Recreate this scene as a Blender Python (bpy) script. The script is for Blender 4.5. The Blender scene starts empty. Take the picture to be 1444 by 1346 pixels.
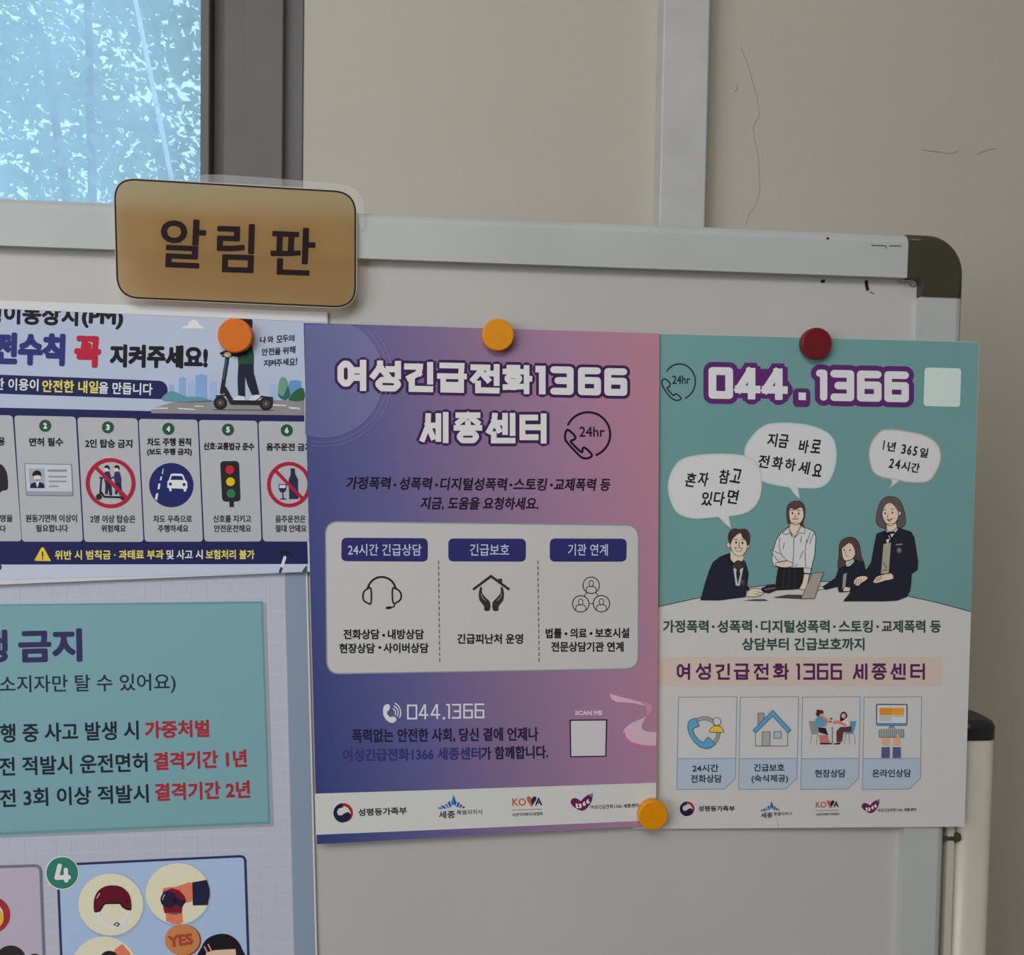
import bpy, bmesh, math, random
import numpy as np
from mathutils import Vector, Matrix
from mathutils.geometry import tessellate_polygon
random.seed(7)
SC = bpy.context.scene
COL = SC.collection

# ------------------------------------------------------------------ camera, world, light, exposure
W, H, F = 1444.0, 1346.0, 1285.0
PITCH, YAW, ROLL = 0.0377, 0.09759, -0.01641
EYE = np.array([-0.07376, -0.75343, 1.32855])


def cam_axes():
    cy, sy, cp, sp = math.cos(YAW), math.sin(YAW), math.cos(PITCH), math.sin(PITCH)
    fw = np.array([sy * cp, cy * cp, -sp]); rt = np.array([cy, -sy, 0.0]); dn = np.cross(fw, rt)
    c, s = math.cos(ROLL), math.sin(ROLL)
    return c * rt + s * dn, -s * rt + c * dn, fw


RT, DN, FW = cam_axes()
cam = bpy.data.cameras.new('camera')
cam.sensor_fit = 'HORIZONTAL'; cam.sensor_width = 36.0; cam.lens = 36.0 * F / W
cam.clip_start = 0.02; cam.clip_end = 200
cam_o = bpy.data.objects.new('camera', cam); COL.objects.link(cam_o)
m = Matrix.Identity(4)
for i in range(3):
    m[i][0], m[i][1], m[i][2], m[i][3] = RT[i], -DN[i], -FW[i], EYE[i]
cam_o.matrix_world = m
SC.camera = cam_o

SC.view_settings.view_transform = 'Standard'
SC.view_settings.look = 'None'
SC.view_settings.gamma = 1.0
SC.view_settings.use_curve_mapping = False
SC.view_settings.exposure = 0.0

world = bpy.data.worlds.new('overcast_sky'); SC.world = world; world.use_nodes = True
bg = world.node_tree.nodes['Background']
bg.inputs['Color'].default_value = (0.55, 0.78, 1.0, 1); bg.inputs['Strength'].default_value = 1.85


def area(name, loc, aim, sx, sy, power, col):
    l = bpy.data.lights.new(name, 'AREA'); l.shape = 'RECTANGLE'; l.size = sx; l.size_y = sy
    l.energy = power; l.color = col
    o = bpy.data.objects.new(name, l); COL.objects.link(o); o.location = loc
    o.rotation_euler = (Vector(aim) - Vector(loc)).to_track_quat('-Z', 'Y').to_euler()
    return o


# daylight from the windows along the left side of the room, and the ceiling lamps behind the camera
area('side_window_daylight', (-2.4, -2.2, 1.65), (0.2, 0.0, 1.3), 2.0, 1.5, 38, (0.945, 0.98, 1.03))
area('ceiling_lamp_light', (-0.55, -1.75, 2.62), (-0.2, -0.6, 0.6), 1.6, 1.0, 34, (0.985, 0.98, 0.965))

# ------------------------------------------------------------------ helpers
YB = 0.35            # the wall stands this far behind the board face
K_LIGHT = 0.66       # rough illumination used to turn a colour seen in the photo into an albedo


def U(px, py, y=0.0):
    """photo measurement -> point on the plane at depth y"""
    d = RT * ((px - W / 2) / F) + DN * ((py - H / 2) / F) + FW
    return EYE + d * ((y - EYE[1]) / d[1])


def lin(c):
    c = c / 255.0
    return c / 12.92 if c <= 0.04045 else ((c + 0.055) / 1.055) ** 2.4


def albedo(rgb, k=None):
    k = k or K_LIGHT
    return tuple(min(0.88, lin(v) / k) for v in rgb)


MATS = {}


def mat(name, base, rough=0.55, spec=0.3, metal=0.0, var=0.06, scale=60.0, bump=0.0, bscale=400.0, coat=0.0):
    """procedural material: a fine noise varies the colour, an optional noise bumps the surface"""
    if name in MATS:
        return MATS[name]
    M = bpy.data.materials.new(name); M.use_nodes = True; MATS[name] = M
    nt = M.node_tree; b = nt.nodes['Principled BSDF']
    b.inputs['Roughness'].default_value = rough
    b.inputs['Specular IOR Level'].default_value = spec
    b.inputs['Metallic'].default_value = metal
    b.inputs['Coat Weight'].default_value = coat
    b.inputs['Coat Roughness'].default_value = 0.08
    tc = nt.nodes.new('ShaderNodeTexCoord')
    n = nt.nodes.new('ShaderNodeTexNoise'); n.inputs['Scale'].default_value = scale; n.inputs['Detail'].default_value = 4
    nt.links.new(tc.outputs['Object'], n.inputs['Vector'])
    r = nt.nodes.new('ShaderNodeValToRGB')
    lo, hi = 1 - var, 1 + var
    r.color_ramp.elements[0].position = 0.3; r.color_ramp.elements[1].position = 0.7
    r.color_ramp.elements[0].color = (*[max(0, v * lo) for v in base], 1)
    r.color_ramp.elements[1].color = (*[min(1, v * hi) for v in base], 1)
    nt.links.new(n.outputs['Fac'], r.inputs['Fac']); nt.links.new(r.outputs['Color'], b.inputs['Base Color'])
    if bump:
        n2 = nt.nodes.new('ShaderNodeTexNoise'); n2.inputs['Scale'].default_value = bscale; n2.inputs['Detail'].default_value = 5
        nt.links.new(tc.outputs['Object'], n2.inputs['Vector'])
        bp = nt.nodes.new('ShaderNodeBump'); bp.inputs['Strength'].default_value = bump; bp.inputs['Distance'].default_value = 0.002
        nt.links.new(n2.outputs['Fac'], bp.inputs['Height']); nt.links.new(bp.outputs['Normal'], b.inputs['Normal'])
    return M


def ink(rgb):
    return mat('ink_%d_%d_%d' % rgb, albedo(rgb), 0.55, 0.13, var=0.03, scale=900)


def mesh_obj(name, verts, faces, mats, parent=None, origin=(0, 0, 0), idx=None, smooth=False):
    me = bpy.data.meshes.new(name)
    o0 = Vector(origin)
    me.from_pydata([tuple(Vector(v) - o0) for v in verts], [], faces)
    for M in (mats if isinstance(mats, (list, tuple)) else [mats]):
        me.materials.append(M)
    if idx is not None:
        me.polygons.foreach_set('material_index', idx)
    if smooth:
        me.polygons.foreach_set('use_smooth', [True] * len(me.polygons))
    me.update()
    o = bpy.data.objects.new(name, me); COL.objects.link(o)
    if parent is not None:
        o.parent = parent
    else:
        o.location = o0
    return o


def bm_obj(name, bm, M, parent=None, origin=(0, 0, 0), smooth=False):
    me = bpy.data.meshes.new(name)
    bmesh.ops.translate(bm, verts=bm.verts, vec=-Vector(origin))
    bmesh.ops.recalc_face_normals(bm, faces=bm.faces)
    bm.to_mesh(me); bm.free()
    me.materials.append(M)
    if smooth:
        me.polygons.foreach_set('use_smooth', [True] * len(me.polygons))
    o = bpy.data.objects.new(name, me); COL.objects.link(o)
    if parent is not None:
        o.parent = parent
    else:
        o.location = origin
    return o


def box(name, lo, hi, M, parent=None, origin=(0, 0, 0), bev=0.0, seg=2):
    bm = bmesh.new()
    bmesh.ops.create_cube(bm, size=1)
    for v in bm.verts:
        v.co = Vector([lo[i] + (v.co[i] + 0.5) * (hi[i] - lo[i]) for i in range(3)])
    if bev:
        bmesh.ops.bevel(bm, geom=list(bm.edges), offset=bev, segments=seg, affect='EDGES', profile=0.5)
    return bm_obj(name, bm, M, parent, origin, smooth=False)


def prism(name, prof, axis, a, b, M, parent=None, origin=(0, 0, 0)):
    """extrude a closed profile along x ('x': profile in y,z) or z ('z': profile in x,y)"""
    f = (lambda p, t: (t, p[0], p[1])) if axis == 'x' else ((lambda p, t: (p[0], p[1], t)) if axis == 'z' else (lambda p, t: (p[0], t, p[1])))
    n = len(prof)
    bm = bmesh.new()
    A = [bm.verts.new(f(p, a)) for p in prof]; B = [bm.verts.new(f(p, b)) for p in prof]
    for i in range(n):
        bm.faces.new((A[i], A[(i + 1) % n], B[(i + 1) % n], B[i]))
    bm.faces.new(A[::-1]); bm.faces.new(B)
    bmesh.ops.triangulate(bm, faces=[q for q in bm.faces if len(q.verts) > 4])
    return bm_obj(name, bm, M, parent, origin)


def empty(name, loc, label, cat, group=None):
    o = bpy.data.objects.new(name, None); COL.objects.link(o); o.location = loc
    o.empty_display_size = 0.05
    o['label'] = label; o['category'] = cat
    if group:
        o['group'] = group
    return o


def structure(o):
    o['kind'] = 'structure'
    return o


def smooth_pts(pts, closed=True, n=5):
    P = [np.array(p, float) for p in pts]; out = []
    N = len(P)
    for i in range(N if closed else N - 1):
        p0 = P[(i - 1) % N] if closed or i > 0 else P[i]
        p1 = P[i]; p2 = P[(i + 1) % N]
        p3 = P[(i + 2) % N] if closed or i + 2 < N else P[i + 1]
        for k in range(n):
            t = k / n
            out.append(0.5 * (2 * p1 + (p2 - p0) * t + (2 * p0 - 5 * p1 + 4 * p2 - p3) * t * t + (3 * p1 - p0 - 3 * p2 + p3) * t ** 3))
    if not closed:
        out.append(P[-1])
    return [tuple(p) for p in out]


def arc(cx, cy, rx, ry, a0=0, a1=360, n=28):
    full = abs(a1 - a0) >= 360
    return [(cx + rx * math.cos(math.radians(a0 + (a1 - a0) * i / n)), cy + ry * math.sin(math.radians(a0 + (a1 - a0) * i / n)))
            for i in range(n if full else n + 1)]


def rrect(quad, r, n=5):
    """rounded quad, corners TL TR BR BL"""
    out = []
    Q = [np.array(q, float) for q in quad]
    for i in range(4):
        p, a, b = Q[i], Q[i - 1], Q[(i + 1) % 4]
        da = (a - p) / np.linalg.norm(a - p); db = (b - p) / np.linalg.norm(b - p)
        s, e = p + da * r, p + db * r
        for k in range(n + 1):
            t = k / n
            out.append(tuple((1 - t) ** 2 * s + 2 * t * (1 - t) * p + t * t * e))
    return out


def clip(pts, axis, lim, keep_less):
    out = []
    f = lambda p: (lim - p[axis]) if keep_less else (p[axis] - lim)
    for i in range(len(pts)):
        a, b = pts[i - 1], pts[i]
        fa, fb = f(a), f(b)
        if (fa >= 0) != (fb >= 0):
            t = fa / (fa - fb); out.append((a[0] + (b[0] - a[0]) * t, a[1] + (b[1] - a[1]) * t))
        if fb >= 0:
            out.append(b)
    return out


_GL = {}


def glyphs(s):
    """outline triangles of a string in Blender's own built-in font"""
    if s in _GL:
        return _GL[s]
    cu = bpy.data.curves.new('lettering', 'FONT'); cu.body = s; cu.resolution_u = 3
    o = bpy.data.objects.new('lettering', cu); COL.objects.link(o)
    dg = bpy.context.evaluated_depsgraph_get()
    me = bpy.data.meshes.new_from_object(o.evaluated_get(dg))
    V = np.array([v.co[:2] for v in me.vertices]); T = [tuple(p.vertices) for p in me.polygons]
    cnt = {}
    for t in T:
        for i in range(len(t)):
            e = tuple(sorted((t[i], t[(i + 1) % len(t)]))); cnt[e] = cnt.get(e, 0) + 1
    E = [e for e, c in cnt.items() if c == 1]
    bpy.data.objects.remove(o); bpy.data.meshes.remove(me); bpy.data.curves.remove(cu)
    _GL[s] = (V, T, E)
    return _GL[s]


LAY = 0.00009


class Sheet:
    """a flat paper hanging on the board: plane through three photo-measured corners at given depths"""
    def __init__(self, tl, ytl, tr, ytr, bl, ybl):
        a, b, c = U(*tl, ytl), U(*tr, ytr), U(*bl, ybl)
        n = np.cross(b - a, c - a); n /= np.linalg.norm(n)
        if n[1] > 0:
            n = -n
        self.p, self.n = a, n

    def at(self, px, py, layer=0):
        d = RT * ((px - W / 2) / F) + DN * ((py - H / 2) / F) + FW
        q = self.p + self.n * (layer * LAY)
        return EYE + d * (np.dot(q - EYE, self.n) / np.dot(d, self.n))


    def at_many(self, P, layer):
        d = np.outer((P[:, 0] - W / 2) / F, RT) + np.outer((P[:, 1] - H / 2) / F, DN) + FW
        c = np.dot(self.p - EYE, self.n) + layer * LAY
        return EYE + d * (c / (d @ self.n))[:, None]


class Art:
    """one printed part of a sheet; collects inked shapes given in photo-crop units and builds one mesh"""
    def __init__(self, sheet, name, k=(0, 0, 1.0)):
        self.s, self.name, self.V, self.Fc, self.I, self.mats, self.ctr = sheet, name, [], [], [], [], 0
        self.K(*k)

    def K(self, ox, oy, sc):
        self.ox, self.oy, self.sc = ox, oy, sc
        return self

    def _m(self, c):
        M = c if isinstance(c, bpy.types.Material) else ink(c)
        if M not in self.mats:
            self.mats.append(M)
        return self.mats.index(M)

    def _add(self, pts, faces, c, lay, lift=False):
        b = len(self.V)
        P = np.array([(p[0], p[1]) for p in pts], float) / self.sc + np.array([self.ox, self.oy])
        off = np.zeros(len(P))
        if lift:                                   # overlapping strokes of one ink lie a hair above each other
            for k, f in enumerate(faces):
                off[list(f)] = ((self.ctr * 7) % 61 + 1) * 0.0145; self.ctr += 1
        self.V.extend(map(tuple, self.s.at_many(P, lay + off)))
        i = self._m(c)
        for f in faces:
            self.Fc.append(tuple(b + j for j in f)); self.I.append(i)

    def poly(self, pts, c, lay=1, sm=0, line=None, lw=3, llay=None):
        lay = lay + 0.0
        if sm:
            pts = smooth_pts(pts, True, sm)
        tri = tessellate_polygon([[Vector((p[0], p[1], 0)) for p in pts]])
        self._add(pts, tri, c, lay)
        if line:
            self.stroke(list(pts), lw, line, llay or lay + 1, closed=True)
        return self

    def disc(self, cx, cy, r, c, lay=1, ry=None, line=None, lw=3, n=28):
        return self.poly(arc(cx, cy, r, ry or r, n=n), c, lay, line=line, lw=lw)

    def stroke(self, pts, w, c, lay=1, closed=False, sm=0, cap='round', ext=None):
        if sm:
            pts = smooth_pts(pts, closed, sm)
        P = [np.array(p, float) for p in pts]
        N = len(P); h = w / 2
        V, Fs = [], []
        for i in range(N if closed else N - 1):
            a, b = P[i], P[(i + 1) % N]
            L = np.linalg.norm(b - a)
            if L < 1e-9:
                continue
            d = (b - a) / L; q = np.array([-d[1], d[0]]) * h
            if cap == 'square':
                a = a - d * (ext or h); b = b + d * (ext or h)
            j = len(V); V += [a + q, b + q, b - q, a - q]; Fs.append((j, j + 1, j + 2, j + 3))
        if cap == 'round':
            for p in P:
                j = len(V); V += [p + h * np.array([math.cos(t * math.pi / 4 + .39), math.sin(t * math.pi / 4 + .39)]) for t in range(8)] if w < 30 else [p + h * np.array([math.cos(t * math.pi / 10), math.sin(t * math.pi / 10)]) for t in range(20)]
                Fs.append(tuple(range(j, len(V))))
        self._add(V, Fs, c, lay, True)
        return self

    def text(self, s, xl, yl, xr, yr, h, c, lay=2, bold=0.0, shear=0.0):
        """lettering whose ink box runs from (xl,yl) to (xr,yr) along its middle and is h high"""
        V, T, E = glyphs(s)
        lo, hi = V.min(0), V.max(0)
        u = (V - lo) / np.maximum(hi - lo, 1e-6)
        a, b = np.array([xl, yl], float), np.array([xr, yr], float)
        L = np.linalg.norm(b - a); d = (b - a) / L; q = np.array([d[1], -d[0]])
        r = bold / 2
        px = a + d * r + np.outer(u[:, 0], d * (L - bold)) + np.outer(u[:, 1] - 0.5, (q + d * shear) * (h - bold))
        self._add([tuple(p) for p in px], T, c, lay)
        if bold:
            Vs, Fs = [], []
            for i, j in E:
                A, B = px[i], px[j]; l = np.linalg.norm(B - A)
                if l < 1e-6:
                    continue
                dd = (B - A) / l; n = np.array([-dd[1], dd[0]]) * r; k = len(Vs)
                Vs += [A + n, B + n, B - n, A - n]; Fs.append((k, k + 1, k + 2, k + 3))
            nb = {}
            for i, j in E:
                nb.setdefault(i, []).append(j); nb.setdefault(j, []).append(i)
            for i, js in nb.items():
                if len(js) == 2:
                    u1, u2 = px[i] - px[js[0]], px[js[1]] - px[i]
                    cs = np.dot(u1, u2) / max(1e-9, np.linalg.norm(u1) * np.linalg.norm(u2))
                    if cs > .92:
                        continue
                k = len(Vs); Vs += [px[i] + r * np.array([math.cos(t * math.pi / 3), math.sin(t * math.pi / 3)]) for t in range(6)]
                Fs.append(tuple(range(k, k + 6)))
            self._add(Vs, Fs, c, lay, True)
        return self

    def hand(self, items, c, lay, bold, w, h, rot=0.0):
        """hand lettering: each syllable placed on its own (char, cx, cy[, width factor])"""
        for it in items:
            ch, cx, cy = it[:3]; ww = w * (it[3] if len(it) > 3 else 1)
            a = math.radians(rot + random.uniform(-3, 3))
            dx, dy = math.cos(a) * ww / 2, math.sin(a) * ww / 2
            self.text(ch, cx - dx, cy - dy, cx + dx, cy + dy, h, c, lay, bold, shear=0.08)
        return self

    def block(self, ch, x0, y0, x1, y1, w, c, lay, ow=0, oc=None, ol=None, slope=0.0, soft=False):
        """block lettering drawn with square strokes"""
        for st in BLOCK[ch]:
            pts = []
            for x, y in st:
                X = x0 + w / 2 + x * (x1 - x0 - w)
                pts.append((X, y0 + w / 2 + y * (y1 - y0 - w) + slope * (X - x0)))
            cl = len(pts) > 2 and st[0] == st[-1]
            if cl:
                pts = pts[:-1]
            rnd_ = len(pts) == 8 or soft
            self.stroke(pts, w, c, lay, closed=cl, cap='round' if rnd_ else 'square')
            if ow:
                self.stroke(pts, w + 2 * ow, oc, ol, closed=cl)
                if not rnd_:
                    self.stroke(pts, w + 2 * ow, oc, ol, closed=cl, cap='square', ext=w / 2 + ow * .3)
        return self

    def build(self, parent, origin):
        o = mesh_obj(self.name, self.V, self.Fc, self.mats, parent, origin, idx=self.I)
        return o


def sq(x0, y0, x1, y1):
    return [(x0, y0), (x1, y0), (x1, y1), (x0, y1), (x0, y0)]


def ro(x0, y0, x1, y1, c=.12):
    return [(x0 + c, y0), (x1 - c, y0), (x1, y0 + c), (x1, y1 - c), (x1 - c, y1), (x0 + c, y1), (x0, y1 - c), (x0, y0 + c), (x0 + c, y0)]


BLOCK = {
    '여': [ro(0, .05, .46, .84, .16), [(1, 0), (1, 1)], [(.5, .3), (1, .3)], [(.5, .6), (1, .6)]],
    '성': [[(.27, 0), (.27, .14), (0, .5)], [(.27, .14), (.58, .5)], [(1, 0), (1, .5)], [(.62, .22), (1, .22)], ro(.2, .66, 1, 1, .14)],
    '긴': [[(0, .08), (.55, .08), (.5, .35), (.1, .55)], [(1, 0), (1, .68)], [(.2, .7), (.2, 1), (1, 1)]],
    '급': [[(.1, 0), (.9, 0), (.88, .3)], [(0, .44), (1, .44)], [(.14, .6), (.14, 1), (.88, 1), (.88, .6)], [(.14, .79), (.88, .79)]],
    '전': [[(0, .03), (.6, .03)], [(.3, .03), (.3, .2), (0, .55)], [(.3, .2), (.62, .55)], [(1, 0), (1, .68)], [(.66, .28), (1, .28)], [(.2, .72), (.2, 1), (1, 1)]],
    '화': [[(.16, 0), (.5, 0)], [(0, .17), (.66, .17)], ro(.08, .34, .58, .6, .1), [(.34, .6), (.34, .84)], [(0, .84), (.7, .8)], [(.88, 0), (.88, 1)], [(.88, .46), (1, .46)]],
    '세': [[(.24, .05), (.22, .45), (0, .95)], [(.22, .4), (.44, .88)], [(.68, .05), (.68, .95)], [(.42, .42), (.68, .42)], [(1, 0), (1, 1)]],
    '종': [[(.08, 0), (.92, 0)], [(.5, 0), (.08, .3)], [(.5, 0), (.92, .3)], [(.5, .3), (.5, .5)], [(0, .5), (1, .5)], ro(.14, .7, .86, 1, .12)],
    '센': [[(.24, 0), (.22, .25), (0, .62)], [(.22, .22), (.42, .58)], [(.68, 0), (.68, .66)], [(.42, .28), (.68, .28)], [(1, 0), (1, .7)], [(.2, .74), (.2, 1), (1, 1)]],
    '터': [[(.6, .05), (0, .05), (0, .86), (.62, .86)], [(0, .45), (.58, .45)], [(1, 0), (1, 1)], [(.66, .45), (1, .45)]],
    '0': [sq(0, 0, 1, 1)],
    '1': [[(.0, 0), (1, 0), (1, 1)]],
    '3': [[(0, 0), (1, 0), (1, 1), (0, 1)], [(.25, .5), (1, .5)]],
    '4': [[(.62, 0), (0, .74), (1, .74)], [(.72, 0), (.72, 1)], [(.62, 0), (.72, 0)]],
    '6': [[(1, 0), (0, 0), (0, 1), (1, 1), (1, .46), (0, .46)]],
    '.': [[(0, .5), (1, .5)]],
}

# ------------------------------------------------------------------ room shell
M_wall = mat('wall_paint', (0.575, 0.535, 0.455), 0.75, 0.2, var=0.035, scale=2.2, bump=0.22, bscale=260)
M_wallr = M_wall
M_trim = mat('trim_paint', (0.59, 0.585, 0.58), 0.5, 0.3, var=0.07, scale=14, bump=0.1, bscale=90)
M_winframe = mat('window_frame_paint', (0.152, 0.146, 0.140), 0.5, 0.35, var=0.05, scale=20, bump=0.08, bscale=300)
M_floor = mat('floor_tile', (0.20, 0.17, 0.14), 0.4, 0.4, var=0.1, scale=6)
M_ceil = mat('ceiling_paint', (0.75, 0.74, 0.71), 0.8, 0.2, var=0.03, scale=8)

XL, XR, YF, ZC = -2.9, 2.6, -4.2, 2.7
WT = 0.18
wx1 = float(U(428, 120, YB)[0]); wx0 = wx1 - 1.45          # window opening
wz0, wz1 = 1.12, 2.25


def wall_with_hole():
    xs = [XL, wx0, wx1, XR]; zs = [0, wz0, wz1, ZC]
    V, Fc = [], []
    for y in (YB, YB + WT):
        for z in zs:
            for x in xs:
                V.append((x, y, z))
    id_ = lambda k, j, i: k * 16 + j * 4 + i
    for j in range(3):
        for i in range(3):
            if (i, j) == (1, 1):
                continue
            Fc.append((id_(0, j, i), id_(0, j, i + 1), id_(0, j + 1, i + 1), id_(0, j + 1, i)))
            Fc.append((id_(1, j, i), id_(1, j + 1, i), id_(1, j + 1, i + 1), id_(1, j, i + 1)))
    for (a, b) in (((1, 1), (1, 2)), ((2, 1), (2, 2)), ((1, 1), (2, 1)), ((1, 2), (2, 2))):
        Fc.append((id_(0, a[1], a[0]), id_(0, b[1], b[0]), id_(1, b[1], b[0]), id_(1, a[1], a[0])))
    return structure(mesh_obj('wall_back', V, Fc, M_wall))


wall_back = wall_with_hole()
structure(box('wall_left', (XL - .1, YF, 0), (XL, YB + WT, ZC), M_wall))
structure(box('wall_right', (XR, YF, 0), (XR + .1, YB + WT, ZC), M_wall))
structure(box('wall_front', (XL - .1, YF - .1, 0), (XR + .1, YF, ZC), M_wall))
structure(box('floor', (XL - .1, YF - .1, -.1), (XR + .1, YB + WT, 0), M_floor))
structure(box('ceiling', (XL - .1, YF - .1, ZC), (XR + .1, YB + WT, ZC + .1), M_ceil))

# fine cracks in the plaster (part of the wall)
M_crack = mat('plaster_crack', (0.36, 0.34, 0.29), 0.8, 0.1)


def wall_line(name, pts, w, k=(880, 0, 2.5603)):
    V, Fc = [], []
    P = [U(k[0] + x / k[2], k[1] + y / k[2], YB - 0.0006) for x, y in pts]
    for i in range(len(P) - 1):
        a, b = P[i], P[i + 1]; d = b - a; d /= np.linalg.norm(d); q = np.array([-d[2], 0, d[0]]) * w / 2
        ww = 0.6 + 0.4 * random.random()
        j = len(V); V += [a + q * ww, b + q * ww, b - q * ww, a - q * ww]; Fc.append((j, j + 1, j + 2, j + 3))
    return structure(mesh_obj(name, V, Fc, M_crack, wall_back))


wall_line('plaster_crack', [(420, 165), (440, 210), (455, 260), (480, 350), (489, 420), (465, 455), (472, 510), (484, 560), (488, 620), (490, 680), (480, 735), (450, 775), (440, 810)], 0.0007)
wall_line('plaster_crack', [(1080, 540), (1110, 545), (1140, 548), (1165, 553), (1190, 552), (1205, 545)], 0.0009)
wall_line('plaster_crack', [(1275, 556), (1300, 545), (1325, 538), (1345, 535)], 0.0008)
wall_line('plaster_crack', [(400, 330), (410, 318), (406, 300)], 0.0007)

# vertical cover strip on the wall
sx0 = float(U(933, 160, YB - .03)[0]); sx1 = float(U(998, 160, YB - .03)[0])
trim = structure(box('trim_1', (sx0, YB - .03, 0), (sx1, YB, ZC), M_trim, bev=0.002))

# window: outer frame, stepped sash, pane
win = bpy.data.objects.new('window_1', None); COL.objects.link(win); win.location = ((wx0 + wx1) / 2, YB, wz0)
structure(win)


def wpart(name, lo, hi, M, bev=0.0015):
    o = box(name, lo, hi, M, win, win.location, bev)
    structure(o)
    return o


def ring_frame(name, x0, x1, z0, z1, wd, ya, yb):
    """four mitred bars as one mesh"""
    bm = bmesh.new()
    def q(ix, iz, t, y):
        return bm.verts.new(((x0 + t if ix == 0 else x1 - t), y, (z0 + t if iz == 0 else z1 - t)))
    C4 = [(0, 0), (1, 0), (1, 1), (0, 1)]
    R = {}
    for tn, t in (('o', 0), ('i', wd)):
        for yn, y in (('f', ya), ('b', yb)):
            R[tn + yn] = [q(a, b, t, y) for a, b in C4]
    for i in range(4):
        j = (i + 1) % 4
        bm.faces.new((R['of'][i], R['of'][j], R['if'][j], R['if'][i]))
        bm.faces.new((R['ob'][i], R['ib'][i], R['ib'][j], R['ob'][j]))
        bm.faces.new((R['if'][i], R['if'][j], R['ib'][j], R['ib'][i]))
        bm.faces.new((R['of'][i], R['ob'][i], R['ob'][j], R['of'][j]))
    bmesh.ops.bevel(bm, geom=[e for e in bm.edges], offset=0.0012, segments=1, affect='EDGES')
    o = bm_obj(name, bm, M_winframe, win, win.location); structure(o)
    return o


def wX(px, y):
    return float(U(px, 120, y)[0])


e400, e342, e315, e300, e283 = (wX(401, YB - .004), wX(343, YB - .012), wX(316, YB + .006), wX(301, YB + .03), wX(283, YB + .012))
ring_frame('outer_frame', wx0, wx1, wz0, wz1, wx1 - e400 + .002, YB - .002, YB + .12)
ring_frame('frame_face', wx0 + .02, e400, wz0 + .02, wz1 - .02, e400 - e342, YB - .014, YB + .1)
ring_frame('track_step', wx0 + .06, e342, wz0 + .06, wz1 - .06, e342 - e315, YB + .004, YB + .1)
ring_frame('track_groove', wx0 + .08, e315, wz0 + .08, wz1 - .08, e315 - e300, YB + .03, YB + .1)
ring_frame('sash', wx0 + .09, e300, wz0 + .09, wz1 - .09, e300 - e283, YB + .010, YB + .06)

GLS = bpy.data.materials.new('dusty_glass'); GLS.use_nodes = True
nt = GLS.node_tree; nt.nodes.clear()
out = nt.nodes.new('ShaderNodeOutputMaterial'); mx = nt.nodes.new('ShaderNodeMixShader'); mx2 = nt.nodes.new('ShaderNodeMixShader')
tr = nt.nodes.new('ShaderNodeBsdfTransparent'); tl = nt.nodes.new('ShaderNodeBsdfTranslucent'); gl = nt.nodes.new('ShaderNodeBsdfGlossy')
tr.inputs['Color'].default_value = (0.93, 0.98, 1.0, 1)
tl.inputs['Color'].default_value = (0.66, 0.82, 1.0, 1)
gl.inputs['Roughness'].default_value = 0.3
tc = nt.nodes.new('ShaderNodeTexCoord'); nz = nt.nodes.new('ShaderNodeTexNoise'); mp = nt.nodes.new('ShaderNodeMapping')
mp.inputs['Scale'].default_value = (9, 9, 2.2); nz.inputs['Scale'].default_value = 1.6; nz.inputs['Detail'].default_value = 7
rp = nt.nodes.new('ShaderNodeMapRange'); rp.inputs['From Min'].default_value = 0.3; rp.inputs['From Max'].default_value = 0.75
rp.inputs['To Min'].default_value = 0.46; rp.inputs['To Max'].default_value = 0.78
nt.links.new(tc.outputs['Object'], mp.inputs['Vector']); nt.links.new(mp.outputs['Vector'], nz.inputs['Vector'])
nt.links.new(nz.outputs['Fac'], rp.inputs['Value']); nt.links.new(rp.outputs['Result'], mx.inputs['Fac'])
nt.links.new(tr.outputs[0], mx.inputs[1]); nt.links.new(tl.outputs[0], mx.inputs[2])
mx2.inputs['Fac'].default_value = 0.008
nt.links.new(mx.outputs[0], mx2.inputs[1]); nt.links.new(gl.outputs[0], mx2.inputs[2])
nt.links.new(mx2.outputs[0], out.inputs['Surface'])
gx0, gx1 = wx0 + .1, e283 + .004
gz0, gz1 = wz0 + .1, wz1 - .1
g = mesh_obj('glass_pane', [(gx0, YB + .035, gz0), (gx1, YB + .035, gz0), (gx1, YB + .035, gz1), (gx0, YB + .035, gz1)], [(0, 1, 2, 3)], GLS, win, win.location)
structure(g)

# ------------------------------------------------------------------ whiteboard on its stand
M_board = mat('whiteboard_enamel', albedo((163, 161, 159)), 0.38, 0.35, var=0.035, scale=5, bump=0.02, bscale=60)
M_alu = mat('satin_aluminium', (0.51, 0.53, 0.525), 0.42, 0.5, metal=0.0, var=0.05, scale=9)
M_olive = mat('olive_plastic', (0.060, 0.054, 0.038), 0.28, 0.45, var=0.08, scale=40)
M_cream = mat('cream_enamel_steel', (0.60, 0.565, 0.47), 0.33, 0.45, var=0.03, scale=20)
M_black = mat('black_plastic', (0.022, 0.021, 0.022), 0.35, 0.4, var=0.1, scale=40)
M_mark = mat('marker_ink', (0.012, 0.012, 0.014), 0.4, 0.3)
M_smudge = mat('grey_smudge', (0.20, 0.195, 0.19), 0.6, 0.2)

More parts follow.
